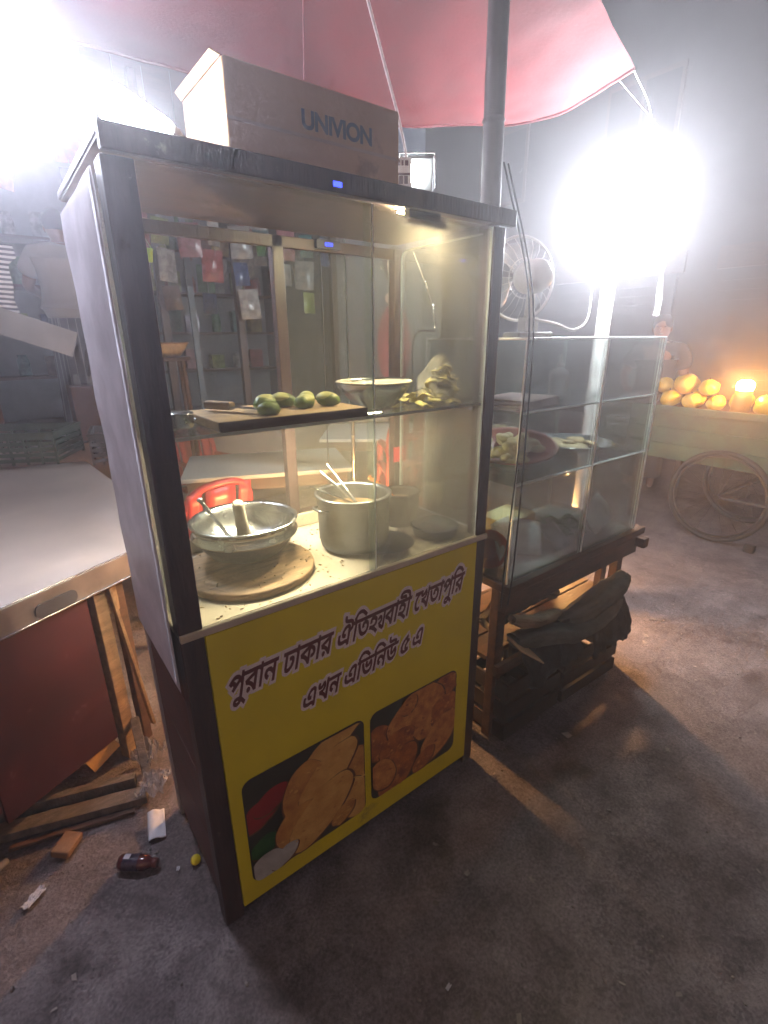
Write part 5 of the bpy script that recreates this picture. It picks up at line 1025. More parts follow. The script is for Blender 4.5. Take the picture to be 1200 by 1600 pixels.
gg = G(); gg.add([(0.0233 * math.cos(a), 0.0233 * math.sin(a), z) for z in (0.016, 0.034) for a in [R(150 + 9 * k) for k in range(6)]], [(j, j + 1, 7 + j, 6 + j) for j in range(5)], True)
gg.build('label_patch', mat('label_white', (0.6, 0.58, 0.62), 0.4), t)
t = G().lathe([(0.0, 0.0), (0.013, 0.0), (0.0145, 0.002), (0.0145, 0.009), (0.013, 0.011), (0.0, 0.0115)], 20).build('bottle_cap', mat('yellow_cap', (0.75, 0.58, 0.02), 0.35), None, (-0.012, 0.232, 0.008), (R(35), R(15), 0)); tag(t, 'bright yellow bottle cap lying beside the cart corner', 'bottle cap')
crumple('paper_scrap', 'crumpled white paper scrap nearest the lower left of the road', 'paper', (-0.41, 0.40, 0.004), (0.06, 0.025, 0.018), M_paper, 12, 0.7)
crumple('paper_scrap', 'tiny white paper bit on the road in front of the cart', 'paper', (0.38, -0.46, 0.002), (0.016, 0.009, 0.006), M_paper, 15, 0.2)
crumple('paper_scrap', 'small pale scrap on the road left of the cart foot', 'paper', (-0.06, 0.24, 0.002), (0.013, 0.010, 0.008), M_paper, 18, 1.2)
t = G().tube([(0, 0, 0.012), (0.09, 0.02, 0.012)], 0.011, 10).build('pipe_end', mat('grey_pipe', (0.30, 0.28, 0.29), 0.6), None, (-0.545, 0.53, 0.0), (0, 0, 0.3)); tag(t, 'short piece of grey pipe at the left edge of the ground', 'pipe')

# ================================================================== SEATING BEHIND
def make_chair(lb, loc, rz):
    t = thing('plastic_chair', lb, 'chair', loc, (0, 0, rz), 'red plastic chairs')
    G().grid(lambda u, v: ((u - .5) * 0.40, (v - .5) * 0.38, 0.42 - 0.015 * math.sin(math.pi * u) * math.sin(math.pi * v)), 8, 8).build('seat', M_redpl, t, solid=0.012)
    for x in (-0.19, 0.19):
        G().tube([(x * 1.08, -0.20, 0), (x, -0.175, 0.42), (x, -0.17, 0.60)], 0.017, 7).build('leg', M_redpl, t)
        G().tube([(x * 1.08, 0.22, 0), (x, 0.185, 0.42), (x * 0.95, 0.22, 0.66)], 0.017, 7).build('leg', M_redpl, t)
        G().tube(spline([(x, -0.18, 0.60), (x * 1.02, -0.05, 0.625), (x, 0.20, 0.63)], 4), 0.018, 7).build('armrest', M_redpl, t)
    for x0, x1 in ((-0.18, -0.105), (-0.085, 0.085), (0.105, 0.18)):
        G().grid(lambda u, v: (x0 + (x1 - x0) * u, 0.192 + 0.075 * v ** 0.7, 0.435 + 0.385 * v), 3, 6).build('back_panel', M_redpl, t, solid=0.01)
    G().tube(spline([(-0.19, 0.215, 0.60), (-0.185, 0.245, 0.74), (-0.12, 0.262, 0.82), (0, 0.27, 0.84), (0.12, 0.262, 0.82), (0.185, 0.245, 0.74), (0.19, 0.215, 0.60)], 5), 0.019, 7).build('back_frame', M_redpl, t)
    return t
c0 = make_chair('red plastic chair seen through the left of the cart cabinet', (0.50, 1.62, 0), R(195))
dup(c0, (0.98, 2.75, 0), R(15), 'red plastic chair farther back between the tables')
for k, lb in enumerate(('lowest', 'second lowest', 'third lowest', 'topmost')): dup(c0, (1.50 + 0.012 * k, 0.95 + 0.015 * k, 0.115 * k), R(150), lb + ' red plastic chair in the stack behind the gap right of the cart')
def make_table(lb, loc, rz, w, d, m):
    t = thing('dining_table', lb, 'table', loc, (0, 0, rz), 'eating tables behind the cart')
    G().box(-w / 2, w / 2, -d / 2, d / 2, 0.725, 0.75).build('table_top', m, t, bevel=0.004)
    G().box(-w / 2 + 0.03, w / 2 - 0.03, -d / 2 + 0.03, -d / 2 + 0.045, 0.65, 0.724).build('apron', M_brown, t)
    for sx in (-1, 1):
        for sy in (-1, 1): G().box(sx * (w / 2 - 0.05) - 0.02, sx * (w / 2 - 0.05) + 0.02, sy * (d / 2 - 0.07) - 0.02, sy * (d / 2 - 0.07) + 0.02, 0, 0.724).build('leg', M_brown, t)
    return t
M_top = mat('grey_formica', (0.52, 0.50, 0.47), 0.4, var=0.15, scale=3)
make_table('pale topped table seen through the cart below the glass shelf', (1.10, 1.98, 0), R(-22), 1.0, 0.62, M_top)
make_table('white topped table farther back right of the cart posts', (2.45, 2.35, 0), R(-38), 1.2, 0.75, mat('white_formica', (0.68, 0.66, 0.66), 0.4, var=0.1, scale=3))

# ================================================================== SHOP BEHIND
SX0, SX1, SYF, SYB = -1.5, 2.65, 3.55, 5.2
shop = thing('grocery_shop', 'dim open fronted grocery shop with hanging packets behind the stalls', 'shop', (0, 0, 0))
M_shopwall = mat('grey_shop_wall', (0.18, 0.20, 0.22), 0.8, var=0.35, scale=4)
G().box(SX0, SX1, SYB, SYB + 0.12, 0, 3.3).build('wall', M_shopwall, shop)
G().box(SX0 - 0.12, SX0, SYF, SYB + 0.12, 0, 3.3).build('wall', M_shopwall, shop)
G().box(SX1, SX1 + 0.12, SYF, SYB + 0.12, 0, 3.3).build('wall', M_shopwall, shop)
G().box(SX0, SX1, SYF - 0.05, SYB, 0, 0.74).build('raised_floor', mat('shop_plinth', (0.20, 0.16, 0.15), 0.8, var=0.35), shop, bevel=0.01)
G().box(SX0 - 0.2, SX1 + 0.2, SYF - 0.35, SYB + 0.2, 3.3, 3.36).build('roof', M_brown, shop)
for x in (-0.55, 0.98, 1.62, 2.6): G().box(x, x + 0.06, SYF - 0.03, SYF + 0.03, 0.741, 3.3).build('post', M_dkwood, shop, bevel=0.004)
for x in (1.05, 1.30): G().box(x, x + 0.05, SYF + 0.25, SYF + 0.28, 0.741, 3.0).build('door_frame', mat('slate_blue_paint', (0.15, 0.20, 0.25), 0.6, var=0.2), shop)
for z in (1.15, 1.55, 1.95, 2.35): G().box(SX0 + 0.05, SX1 - 0.05, SYB - 0.32, SYB - 0.003, z, z + 0.025).build('shelf', M_brown, shop)
G().box(-1.3, -0.2, SYF - 0.02, SYF + 0.45, 0.742, 1.22).build('shop_counter', mat('shop_counter_paint', (0.16, 0.09, 0.08), 0.6, var=0.4), shop, bevel=0.006)
G().box(0.25, 0.95, SYF + 0.02, SYF + 0.4, 0.742, 1.16).build('shop_counter', mat('shop_counter_paint', (0.16, 0.09, 0.08), 0.6, var=0.4), shop, bevel=0.006)
G().bar((-0.55, 3.28, 1.80), (0.28, 3.05, 1.47), 0.03, 0.16).build('slanting_board', mat('grey_board', (0.26, 0.27, 0.28), 0.7, var=0.2), shop)

COLS = [('red', (0.50, 0.03, 0.03)), ('green', (0.06, 0.30, 0.08)), ('blue', (0.05, 0.12, 0.42)), ('yellow', (0.62, 0.46, 0.05)), ('white', (0.62, 0.62, 0.62)), ('orange', (0.6, 0.22, 0.03)),
        ('pink', (0.58, 0.22, 0.28)), ('teal', (0.05, 0.30, 0.32)), ('silver', (0.45, 0.47, 0.5)), ('purple', (0.22, 0.08, 0.3)), ('lime', (0.36, 0.50, 0.08)), ('brown', (0.22, 0.11, 0.05))]
PK = {n: mat('foil_' + n, tuple(0.45 * q + 0.08 * sum(c) / 3 for q in c), 0.28, var=0.55, scale=14, rvar=0.15) for n, c in COLS}
ORD = ['first', 'second', 'third', 'fourth', 'fifth', 'sixth', 'seventh', 'eighth', 'ninth', 'tenth', 'eleventh', 'twelfth', 'thirteenth', 'fourteenth', 'fifteenth', 'sixteenth', 'seventeenth', 'eighteenth', 'nineteenth', 'twentieth', 'twenty-first', 'twenty-second']
def packet_mesh(nm, w, h, d, m, seed):
    def fn(u, v, s=1):
        e = (1 - abs(2 * u - 1) ** 3) * (1 - abs(2 * v - 1) ** 4)
        return ((u - .5) * w + 0.01 * noise.noise((v * 4, seed, 0)), s * (0.002 + d * 0.5 * e * (1 + 0.4 * noise.noise((u * 4, v * 4, seed)))), -h * (1 - v) + 0.004 * noise.noise((u * 4, seed, 3)))
    g_ = G(); g_.grid(lambda u, v: fn(u, v, 1), 4, 4); g_.grid(lambda u, v: fn(1 - u, v, -1), 4, 4)
    return g_.mesh(nm, m)
PM = {(n, k): packet_mesh('packet', 0.13 + 0.04 * k, 0.18 + 0.06 * k, 0.05, PK[n], hash(n) % 17 + k * 5 if False else len(n) * 3 + k * 5) for n, _ in COLS for k in range(2)}
# hanging strips: each strip is a string with packets one below another, along two rails at the shop front
strips = [(-0.42, 3.42, 2.72), (-0.25, 3.40, 2.85), (-0.08, 3.44, 2.80), (0.10, 3.40, 2.86), (0.30, 3.42, 2.78), (0.50, 3.40, 2.86), (0.68, 3.43, 2.82), (0.86, 3.40, 2.86), (1.06, 3.44, 2.84), (1.24, 3.40, 2.82), (1.44, 3.42, 2.86), (1.66, 3.40, 2.84), (1.86, 3.43, 2.82), (2.06, 3.40, 2.86), (2.28, 3.42, 2.84), (2.46, 3.42, 2.84)]
names_seq = ['silver', 'pink', 'white', 'orange', 'teal', 'white', 'green', 'red', 'yellow', 'silver', 'lime', 'blue', 'green', 'white', 'purple', 'red', 'brown', 'pink']
pi = 0
for si, (x, y, z) in enumerate(strips):
    n = 3 + (si * 7) % 3
    if x < 0.6: n = 1 + si % 2
    zz = z
    for k in range(n):
        col = names_seq[(si * 5 + k * 3 + (si * k) % 4) % len(names_seq)]; kk = (si + k) % 2
        o = inst(PM[(col, kk)], 'snack_packet', None, (x + rng.uniform(-.02, .02), y + 0.03 * (k % 2), zz), (R(rng.uniform(-6, 6)), R(rng.uniform(-7, 7)), R(rng.uniform(-35, 35))))
        place = ORD[si] + ' hanging strip from the left' if si < 14 else ('second last hanging strip' if si == 14 else 'rightmost hanging strip')
        tag(o, '%s snack packet, %s down on the %s' % (col, ORD[k], place), 'packet', 'snack packets hanging at the shop front')
        zz -= (0.19 + 0.06 * kk) + 0.015
    G_ = G().tube([(x, y + 0.015, 3.3), (x, y + 0.015, zz + 0.2)], 0.0025, 4).build('string', mat('grey_string', (0.3, 0.3, 0.3), 0.8), shop)
# second row of hanging goods inside the shop
for si in range(11):
    x = 0.62 + 0.19 * si + 0.03 * ((si * 5) % 3); zz = 2.62 - 0.07 * ((si * 3) % 4)
    for k in range(2 + si % 2):
        col = names_seq[(si * 7 + k * 5 + 2) % len(names_seq)]
        o = inst(PM[(col, (si + k + 1) % 2)], 'snack_packet', None, (x, 4.12 + 0.05 * (k % 2), zz), (R(rng.uniform(-6, 6)), R(rng.uniform(-7, 7)), R(rng.uniform(-35, 35))))
        tag(o, '%s packet, %s down on the %s inner string of the shop' % (col, ORD[k], ORD[si]), 'packet', 'packets hanging inside the shop'); zz -= 0.25
    G().tube([(x, 4.14, 3.3), (x, 4.14, zz + 0.2)], 0.0025, 4).build('string', mat('grey_string', (0.3, 0.3, 0.3), 0.8), shop)
# shelf goods
jm = {n: G().lathe([(0.0, 0), (0.05, 0), (0.053, 0.01), (0.053, 0.15), (0.04, 0.17), (0.04, 0.2), (0, 0.201)], 12).mesh('jar', PK[n]) for n, _ in COLS}
bmz = {n: G().box(-0.075, 0.075, -0.05, 0.05, 0, 0.2).mesh('carton', PK[n], bevel=0.003) for n, _ in COLS}
for zi, z in enumerate((1.175, 1.575, 1.975, 2.375)):
    x = SX0 + 0.15 + 0.04 * zi; k = 0
    rowname = ('lowest', 'second', 'third', 'top')[zi]
    while x < SX1 - 0.15:
        col = COLS[(k * 5 + zi * 3 + (k * k) % 7) % len(COLS)][0]; isj = (k + zi) % 3 == 0
        if True:
            o = inst((jm if isj else bmz)[col], 'jar' if isj else 'carton', None, (x, SYB - 0.13 + rng.uniform(-.03, .03), z + 0.0005), (0, 0, R(rng.uniform(-8, 8))), (1, 1, rng.uniform(0.75, 1.25)))
            side = 'left' if x < 0.9 else 'right'
            tag(o, '%s %s on the %s shop shelf, %s from the left' % (col, 'jar' if isj else 'carton', rowname, ORD[k]), 'jar' if isj else 'carton', 'goods on the shop shelves')
        x += 0.19 + 0.03 * ((k * 3) % 4); k += 1
# low sacks and cartons at the foot of the shop
for k, (x, y, w, d, h_, lb) in enumerate(((-0.15, 3.30, 0.32, 0.24, 0.30, 'brown carton on the ground left below the shop counter'), (0.22, 3.32, 0.26, 0.22, 0.42, 'brown carton standing on the ground beneath the shopkeeper'), (0.62, 3.30, 0.34, 0.26, 0.34, 'brown carton on the ground right of the shopkeeper'))):
    t = thing('carton_box', lb, 'carton', (x, y, 0.0), (0, 0, R(5 * k - 5)))
    G().box(-w / 2, w / 2, -d / 2, d / 2, 0, h_).build('carton_body', M_card, t, bevel=0.004)
    G().box(-0.03, 0.03, -d / 2 - 0.001, d / 2 + 0.001, h_ + 0.0003, h_ + 0.0012).build('tape', MATS['brown_tape'], t)
# woven basket on a stool, seen through the cart
t = thing('stool', 'wooden stool with a basket on it seen through the cart glass', 'stool', (0.80, 2.85, 0.0))
G().lathe([(0, 1.36), (0.15, 1.36), (0.155, 1.365), (0.155, 1.385), (0, 1.386)], 20).build('seat', M_brown, t)
for a in (0.6, 2.2, 3.8, 5.4): G().tube([(0.17 * math.cos(a), 0.17 * math.sin(a), 0), (0.12 * math.cos(a), 0.12 * math.sin(a), 1.36)], 0.017, 7).build('leg', M_brown, t)
t = thing('woven_basket', 'shallow pale woven basket standing high behind the cart', 'basket', (0.80, 2.85, 1.3865))
G().lathe([(0.0, 0.0), (0.09, 0.0), (0.13, 0.05), (0.15, 0.085), (0.155, 0.09), (0.145, 0.09), (0.12, 0.05), (0.085, 0.012), (0.0, 0.01)], 28, wob=0.03).build('basket_body', mat('basket_cane', (0.55, 0.42, 0.24), 0.7, var=0.35, scale=40, bump=0.4), t)
G().tube(arc((0, 0, 0.09), 0.152, 0, 2 * math.pi, 30, 'xy')[:-1], 0.007, 6, closed=True).build('basket_rim', M_palewood, t)
# hanging striped shirt at the far left
def shirtfn(u, v): return ((u - .5) * (0.36 + 0.08 * (v > .8)) + 0.02 * noise.noise((v * 4, 0, 0)), 0.03 * math.sin(u * 14) * (1 - v * .6), -0.5 + 0.5 * v)
def stripes():
    m, nt, b, out = nodes_of('striped_cloth'); w = nt.nodes.new('ShaderNodeTexWave'); w.bands_direction = 'Z'; w.inputs['Scale'].default_value = 11; w.inputs['Distortion'].default_value = 0.6
    tc = nt.nodes.new('ShaderNodeTexCoord'); nt.links.new(tc.outputs['Object'], w.inputs['Vector'])
    rp = nt.nodes.new('ShaderNodeValToRGB'); rp.color_ramp.interpolation = 'CONSTANT'; rp.color_ramp.elements[0].color = (0.04, 0.04, 0.07, 1); rp.color_ramp.elements[1].position = 0.5; rp.color_ramp.elements[1].color = (0.55, 0.55, 0.55, 1)
    nt.links.new(w.outputs['Fac'], rp.inputs['Fac']); nt.links.new(rp.outputs[0], b.inputs['Base Color']); b.inputs['Roughness'].default_value = 0.9
    return m
t = thing('hanging_shirt', 'black and white striped shirt hanging at the far left of the shop', 'shirt', (-0.16, 3.16, 2.06))
G().grid(shirtfn, 20, 14).build('cloth', stripes(), t)
G().tube([(-0.18, 0, 0.0), (0, 0, 0.07), (0.18, 0, 0.0)], 0.006, 6).tube([(0, 0, 0.07), (0, 0.02, 0.2), (0.02, 0.28, 1.23)], 0.003, 5).build('hanger', M_steel, t)

# ================================================================== PEOPLE
def skinned(name, verts, edges, radii, m, parent=None, root=0, sub=2):
    me = bpy.data.meshes.new(name); me.from_pydata(verts, edges, [])
    ob = bpy.data.objects.new(name, me); COL.objects.link(ob)
    md = ob.modifiers.new('skin', 'SKIN'); md.use_smooth_shade = True; md.branch_smoothing = 0.6
    for i, r_ in enumerate(radii):
        sv = me.skin_vertices[0].data[i]; sv.radius = r_ if isinstance(r_, tuple) else (r_, r_); sv.use_root = (i == root)
    s2 = ob.modifiers.new('sub', 'SUBSURF'); s2.levels = sub; s2.render_levels = sub
    bpy.context.view_layer.update()
    nm = bpy.data.meshes.new_from_object(ob.evaluated_get(bpy.context.evaluated_depsgraph_get())); nm.name = name
    bpy.data.objects.remove(ob); nm.materials.clear(); nm.materials.append(m)
    for p in nm.polygons: p.use_smooth = True
    o = bpy.data.objects.new(name, nm); COL.objects.link(o)
    if parent: o.parent = parent
    return o
def body_chain(arms, lean=0.0, legs=True):
    """Joint list of a standing adult of 1.66 m; arms: two lists elbow,wrist,hand positions."""
    V = [(0, 0, 0.92), (0, lean * .3, 1.10), (0, lean * .7, 1.28), (0, lean, 1.40), (0, lean * 1.1, 1.46), (0, lean * 1.25 - 0.01, 1.53), (0, lean * 1.3 - 0.015, 1.60)]
    Rr = [(0.145, 0.10), (0.135, 0.095), (0.155, 0.105), (0.12, 0.085), (0.052, 0.054), (0.07, 0.085), (0.06, 0.075)]
    E = [(0, 1), (1, 2), (2, 3), (3, 4), (4, 5), (5, 6)]
    for s_, (el, wr, hd) in zip((-1, 1), arms):
        b = len(V); V += [(s_ * 0.175, lean * .95, 1.385), el, wr, hd]; Rr += [0.062, 0.045, 0.03, (0.04, 0.022)]
        E += [(3, b), (b, b + 1), (b + 1, b + 2), (b + 2, b + 3)]
        # fingers
        d = (Vector(hd) - Vector(wr)).normalized(); side = d.cross(Vector((0.3, 0.2, 1))).normalized()
        for k, (o_, L_) in enumerate(((-0.028, 0.06), (-0.010, 0.072), (0.010, 0.068), (0.026, 0.052))):
            f0 = Vector(hd) + d * 0.025 + side * o_; f1 = f0 + d * L_ * .55; f2 = f1 + d * L_ * .4 + Vector((0, 0, -0.02))
            c = len(V); V += [tuple(f0), tuple(f1), tuple(f2)]; Rr += [0.0105, 0.0095, 0.008]; E += [(b + 3, c), (c, c + 1), (c + 1, c + 2)]
        th0 = Vector(wr).lerp(Vector(hd), .45) - side * 0.04; th1 = th0 + d * 0.03 - side * 0.018
        c = len(V); V += [tuple(th0), tuple(th1)]; Rr += [0.012, 0.0095]; E += [(b + 3, c), (c, c + 1)]
    if legs:
        for s_ in (-1, 1):
            b = len(V); V += [(s_ * 0.09, 0, 0.84), (s_ * 0.10, -0.015, 0.47), (s_ * 0.105, 0.02, 0.08), (s_ * 0.12, -0.10, 0.035)]; Rr += [0.088, 0.058, 0.04, (0.042, 0.03)]
            E += [(0, b), (b, b + 1), (b + 1, b + 2), (b + 2, b + 3)]
    return V, E, Rr
def person(lb, loc, rz, arms, shirt_m, lower_m, lean=0.0, sleeve=True):
    t = thing('person', lb, 'person', loc, (0, 0, rz))
    V, E, Rr = body_chain(arms, lean)
    body = skinned('body', V, E, Rr, M_skin, t)
    # face: nose, ears, eyes and mouth on a shaped head; front is -Y
    hy = lean * 1.3 - 0.015
    G().blob((0, hy, 1.575), (0.074, 0.092, 0.112), 2, 0.03, 1.5, 3).blob((0, hy - 0.088, 1.563), (0.013, 0.02, 0.02), 1, 0.05, 2, 2).blob((-0.075, hy + 0.005, 1.568), (0.012, 0.02, 0.03), 1, 0.05, 2, 2).blob((0.075, hy + 0.005, 1.568), (0.012, 0.02, 0.03), 1, 0.05, 2, 2).build('head', M_skin, t)
    G().blob((-0.03, hy - 0.079, 1.588), (0.013, 0.008, 0.008), 1, 0, 2, 2).blob((0.03, hy - 0.079, 1.588), (0.013, 0.008, 0.008), 1, 0, 2, 2).blob((0, hy - 0.083, 1.522), (0.024, 0.008, 0.005), 1, 0, 2, 2).build('face_features', mat('dark_features', (0.06, 0.025, 0.02), 0.5), t)
    G().blob((0, hy + 0.012, 1.605), (0.084, 0.097, 0.095), 4, 0.08, 5, 3).build('hair', M_hair, t)
    # shirt
    SV = [(0, 0, 0.86), (0, lean * .25, 1.0), (0, lean * .45, 1.15), (0, lean * .75, 1.30), (0, lean, 1.405), (0, lean * 1.05, 1.46)]
    SR = [(0.185, 0.15), (0.185, 0.15), (0.19, 0.155), (0.205, 0.165), (0.185, 0.15), (0.085, 0.09)]; SE = [(i, i + 1) for i in range(5)]
    for s_, (el, wr, hd) in zip((-1, 1), arms):
        b = len(SV); sh = Vector((s_ * 0.18, lean * .95, 1.385)); SV += [tuple(sh), tuple(sh.lerp(Vector(el), 0.75))]; SR += [0.10, 0.085]; SE += [(4, b), (b, b + 1)]
    so = skinned('shirt', SV, SE, SR, shirt_m, t, 2)
    for v in so.data.vertices: # cloth folds
        n_ = noise.noise((v.co.x * 6 + v.co.z * 5, v.co.y * 6, v.co.z * 9)); v.co += v.normal * 0.014 * n_
    g_ = G()
    def lungi(u, v):
        a = 2 * math.pi * u; z = 0.12 + 0.80 * v; w = 0.19 - 0.02 * v + 0.015 * math.sin(a * 7) * (1 - v)
        return (w * math.cos(a), w * 0.78 * math.sin(a), z)
    g_.grid(lungi, 36, 10); g_.build('lungi', lower_m, t)
    return t
grey_shirt = mat('grey_tshirt', (0.36, 0.38, 0.40), 0.9, var=0.12, scale=6, bump=0.1)
def checked():
    m, nt, b, out = nodes_of('checked_cloth'); ck = nt.nodes.new('ShaderNodeTexBrick'); ck.inputs['Scale'].default_value = 9
    ck.inputs['Color1'].default_value = (0.10, 0.11, 0.16, 1); ck.inputs['Color2'].default_value = (0.06, 0.07, 0.10, 1); ck.inputs['Mortar'].default_value = (0.28, 0.30, 0.34, 1)
    tc = nt.nodes.new('ShaderNodeTexCoord'); nt.links.new(tc.outputs['Object'], ck.inputs['Vector']); nt.links.new(ck.outputs['Color'], b.inputs['Base Color']); b.inputs['Roughness'].default_value = 0.9
    return m
person('person in a loose grey t-shirt and checked cloth seen from behind at the shop', (0.40, 3.90, 0.741), R(168), [((-0.30, -0.14, 1.20), (-0.24, -0.36, 1.26), (-0.20, -0.44, 1.29)), ((0.27, -0.10, 1.15), (0.20, -0.32, 1.10), (0.16, -0.40, 1.10))], grey_shirt, checked(), -0.05)
person('person in a dull green shirt bending over the fruit on the green cart', (5.05, 1.44, 0.0), R(-72), [((-0.27, -0.16, 1.14), (-0.20, -0.40, 1.06), (-0.17, -0.48, 1.045)), ((0.26, -0.10, 1.12), (0.18, -0.34, 1.07), (0.15, -0.42, 1.055))], mat('dull_green_shirt', (0.02, 0.022, 0.018), 0.9, var=0.2), mat('dark_lungi', (0.05, 0.04, 0.04), 0.9), -0.09)

# ================================================================== FRUIT CART
fc = thing('fruit_cart', 'green painted wooden fruit cart on bicycle wheels at the right', 'fruit cart', (4.0, 0.0, 0.0))
M_grn = mat('worn_green_paint', (0.035, 0.085, 0.045), 0.6, var=0.5, scale=7, bump=0.2)
for k in range(3): G().box(0.03, 0.05, -1.5, 1.05, 0.56 + 0.125 * k, 0.56 + 0.125 * k + 0.123).build('side_board', M_grn, fc, bevel=0.003)
for yy in (-1.52, 1.051): G().box(0.03, 0.95, yy, yy + 0.02, 0.56, 0.93).build('end_board', M_grn, fc, bevel=0.003)
G().box(0.0, 0.98, -1.54, 1.09, 0.936, 0.965).build('cart_bed', M_brown, fc, bevel=0.003)
G().box(-0.02, 0.0, -1.54, 1.09, 0.93, 0.985).build('edge_strip', M_grn, fc, bevel=0.003)
for x, y in ((0.06, 0.98), (0.85, 0.98), (0.06, -1.45), (0.85, -1.45)): G().box(x, x + 0.05, y, y + 0.05, 0, 0.56).build('leg', M_brown, fc)
def wheel(x, y, r_=0.335):
    w = G().tube(arc((0, 0, 0), r_, 0, 2 * math.pi, 48, 'yz')[:-1], 0.018, 8, closed=True).build('wheel', M_black, fc, (x, y, r_ + 0.019))
    G().tube(arc((0, 0, 0), r_ - 0.026, 0, 2 * math.pi, 40, 'yz')[:-1], 0.009, 6, closed=True).build('rim', M_soot, w)
    g_ = G().tube([(-0.03, 0, 0), (0.03, 0, 0)], 0.022, 10)
    g_.build('hub', M_soot, w)
    sm = G().tube([(0, 0, 0.02), (0, 0, r_ - 0.03)], 0.0016, 4).mesh('spoke', M_soot)
    for k in range(20): inst(sm, 'spoke', w, (0.012 * (-1) ** k, 0, 0), (2 * math.pi * k / 20, 0, 0))
    return w
wheel(-0.035, 0.34); wheel(0.62, 0.34)
G().tube([(-0.06, 0.34, 0.354), (0.9, 0.34, 0.354)], 0.014, 8).build('axle', M_soot, fc)
G().tube([(-0.035, 0.34, 0.354), (-0.035, -0.75, 0.36)], 0.012, 8).build('chain_stay', M_black, fc)
G().cbox((-0.05, 0.06, 0.03), (0.05, 0.07, 0.06)).build('wheel_chock', M_soot, fc, bevel=0.01)
fme = [G().blob((0, 0, 0), (0.085, 0.075, 0.07), k, 0.14, 1.7, 3).mesh('fruit_body', mat('yellow_melon', (0.62, 0.40, 0.03), 0.4, var=0.2, scale=10)) for k in range(3)]
stem = G().tube([(0, 0, 0.068), (0.006, 0, 0.085)], 0.005, 6).mesh('stem', M_brown)
k = 0
for row, (xo, z) in enumerate(((0.09, 0.0), (0.26, 0.0), (0.19, 0.10))):
    for j in range(8):
        y = 0.86 - 0.165 * j + 0.05 * row
        if (row == 0 and 0.26 < y < 0.46) or (row == 2 and 0.22 < y < 0.5): k += 1; continue
        s_ = 0.72 + 0.42 * rng.random()
        t = thing('yellow_melon', 'round yellow melon, %s from the far end in the %s row of the fruit cart' % (ORD[j], ('front', 'back', 'upper')[row]), 'melon', (4.0 + xo, y, 0.9655 + 0.068 * s_ + z), (rng.uniform(-.2, .2), rng.uniform(-.2, .2), rng.uniform(0, 6)), 'yellow melons on the fruit cart')
        t.scale = (s_, s_, s_); inst(fme[k % 3], 'fruit_body', t); inst(stem, 'stem', t); k += 1
# glowing lamp among the fruit
t = thing('fruit_lamp', 'small glowing warm lamp standing among the yellow melons', 'lamp', (4.085, 0.36, 0.9655))
G().lathe([(0.0, 0.0), (0.06, 0.0), (0.065, 0.01), (0.055, 0.16), (0.05, 0.165)], 24).build('lamp_can', mat('brass_can', (0.45, 0.25, 0.08), 0.45, 0.5), t)
G().lathe([(0.0495, 0.166), (0.055, 0.19), (0.05, 0.22), (0.03, 0.235), (0.0, 0.238)], 24).build('flame_glass', emit('warm_flame', (1.0, 0.42, 0.10), 620), t)
o = G().lathe([(0.0, 0.0), (0.05, 0.0), (0.035, 0.05), (0.02, 0.06), (0.0, 0.061)], 18).build('distant_lamp', emit('far_lamp', (1.0, 0.6, 0.1), 18), None, (6.9, 0.45, 1.9)); tag(o, 'tiny distant yellow lamp at the right edge', 'lamp')
o2 = G().box(-0.02, 0.02, -0.02, 0.02, 0, 1.9).build('distant_lamp_post', M_soot, None, (6.9, 0.45, -0.002)); tag(o2, 'thin dark post under the distant yellow lamp', 'post')

o = G().blob((0, 0, 0), (0.03, 0.03, 0.036), 1, 0, 2, 2).build('distant_bulb', emit('far_white', (0.9, 0.95, 1.0), 25), None, (3.2, 1.95, 1.83)); tag(o, 'tiny distant white bulb seen through the right pane of the cart', 'light bulb')
o2 = G().box(-0.015, 0.015, -0.015, 0.015, 0, 1.79).build('distant_bulb_post', M_soot, None, (3.2, 1.95, 0.0)); tag(o2, 'thin dark post under the tiny distant white bulb', 'post')
# closed shops across the road on the right
bd = thing('closed_shops', 'dark two storey building with closed shops across the road', 'building', (9.5, 0, 0))
M_wl = mat('stained_plaster', (0.07, 0.065, 0.065), 0.9, var=0.35, scale=2)
G().box(0, 0.3, -10, 10, 0, 7.0).build('wall', M_wl, bd)
G().box(-0.3, 0.3, -10.2, 10.2, 7.0, 7.15).build('roof_slab', M_wl, bd)
for k in range(6):
    y0 = -8.2 + 3.0 * k; w_ = G().box(-0.04, -0.002, y0, y0 + 1.3, 4.2, 5.6).build('window', M_brown, bd)
    for j in range(2): G().box(-0.05, -0.0405, y0 + 0.06 + 0.62 * j, y0 + 0.62 + 0.62 * j, 4.28, 5.52).build('pane', mat('dark_pane', (0.02, 0.02, 0.025), 0.15), w_)
shm = mat('shutter_steel', (0.06, 0.065, 0.07), 0.6, 0.3, var=0.3, scale=3)
for k in range(6):
    y0 = -8.6 + 3.0 * k
    s_ = G().box(-0.03, -0.002, y0, y0 + 2.3, 0.1, 2.5).build('shutter', shm, bd)
    for j in range(16): G().box(-0.055, -0.031, y0, y0 + 2.3, 0.12 + 0.148 * j, 0.24 + 0.148 * j).build('shutter_slat', shm, s_)
    G().box(-0.06, -0.002, y0 - 0.1, y0 + 2.4, 2.52, 2.85).build('sign_board', M_brown, bd)
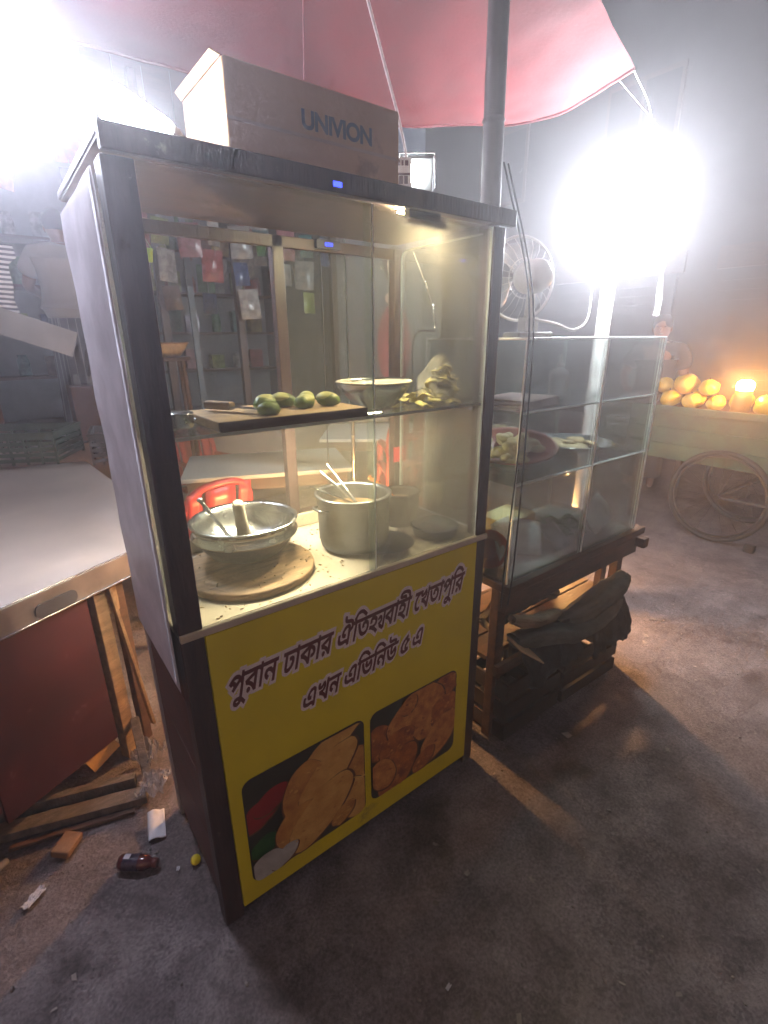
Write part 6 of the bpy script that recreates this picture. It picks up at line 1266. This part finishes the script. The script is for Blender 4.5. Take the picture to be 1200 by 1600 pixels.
# banner with a portrait print behind the cart
bn = thing('portrait_banner', 'tall banner with a portrait print of a woman in red behind the cart', 'banner', (1.572, 1.256, 0.0), (0, 0, R(-40)))
for s_ in (-1, 1): G().tube([(s_ * 0.24, 0.02, 0), (s_ * 0.24, 0.02, 2.1)], 0.012, 8).build('stand_post', M_steel, bn)
G().box(-0.25, 0.25, -0.002, 0.004, 1.05, 2.05).build('banner_sheet', mat('banner_dark', (0.09, 0.09, 0.10), 0.5, var=0.3), bn)
def ell(cx, cz, a, b, y, rot=0, n=24): return [(cx + a * math.cos(t_) * math.cos(rot) - b * math.sin(t_) * math.sin(rot), y, cz + a * math.cos(t_) * math.sin(rot) + b * math.sin(t_) * math.cos(rot)) for t_ in [2 * math.pi * i / n for i in range(n)]]
def pr(m, *rings):
    g_ = G()
    for r_ in rings: g_.add(r_, [tuple(range(len(r_) - 1, -1, -1))])
    g_.build('portrait_print', m, bn)
pr(mat('print_hair', (0.02, 0.015, 0.015), 0.5), ell(0.0, 1.86, 0.06, 0.085, -0.0028))
pr(mat('print_skin', (0.50, 0.36, 0.28), 0.5, var=0.1), ell(0.0, 1.855, 0.038, 0.056, -0.0034), ell(0.0, 1.77, 0.022, 0.05, -0.0034), ell(0.0, 1.70, 0.05, 0.035, -0.0034))
pr(mat('print_dress', (0.20, 0.03, 0.04), 0.5, var=0.3), ell(0.0, 1.46, 0.09, 0.22, -0.0040))
pr(mat('print_lips', (0.32, 0.04, 0.05), 0.5), ell(0.0, 1.826, 0.013, 0.006, -0.0046), ell(-0.015, 1.868, 0.008, 0.0035, -0.0046), ell(0.015, 1.868, 0.008, 0.0035, -0.0046))

# ================================================================== LAMP OF THE SHOP (upper left glare)
t = thing('shop_floodlight', 'overexposed round white floodlight at the upper left above the white topped table', 'floodlight', (-0.08, 0.92, 2.18), (R(-76), 0, R(-4)))
G().lathe([(0.0, 0.10), (0.07, 0.10), (0.12, 0.07), (0.215, 0.008), (0.215, 0.0), (0.208, 0.0), (0.12, 0.06), (0.0, 0.07)], 40).build('housing', mat('lamp_dish', (0.55, 0.55, 0.58), 0.4), t)
G().lathe([(0.207, 0.001), (0.18, -0.035), (0.10, -0.065), (0.0, -0.075)], 40).build('lens', emit('shop_flood_lens', (0.80, 0.83, 1.0), 95), t)
G().tube(spline([(0, 0, 0.10), (0, -0.02, 0.14), (0.0, -0.12, 0.16), (0.0, -0.26, 0.14)], 4), 0.006, 8).build('arm', M_soot, t)

# ================================================================== HAZE ADDED FOR LENS GLARE AROUND THE LAMPS
hz = G().box(-85, 87, -85, 87, -1.0, 7.4).build('haze', None)
hm = bpy.data.materials.new('glare_haze'); hm.use_nodes = True; hn = hm.node_tree; hn.nodes.clear()
ho = hn.nodes.new('ShaderNodeOutputMaterial'); hv = hn.nodes.new('ShaderNodeVolumePrincipled')
hv.inputs['Color'].default_value = (0.92, 0.91, 0.96, 1); hv.inputs['Density'].default_value = 0.062; hv.inputs['Anisotropy'].default_value = 0.74
hn.links.new(hv.outputs['Volume'], ho.inputs['Volume'])
hz.data.materials.clear(); hz.data.materials.append(hm); tag(hz, 'thin haze volume added to imitate lens glare around the lamps', 'haze', kind='stuff')
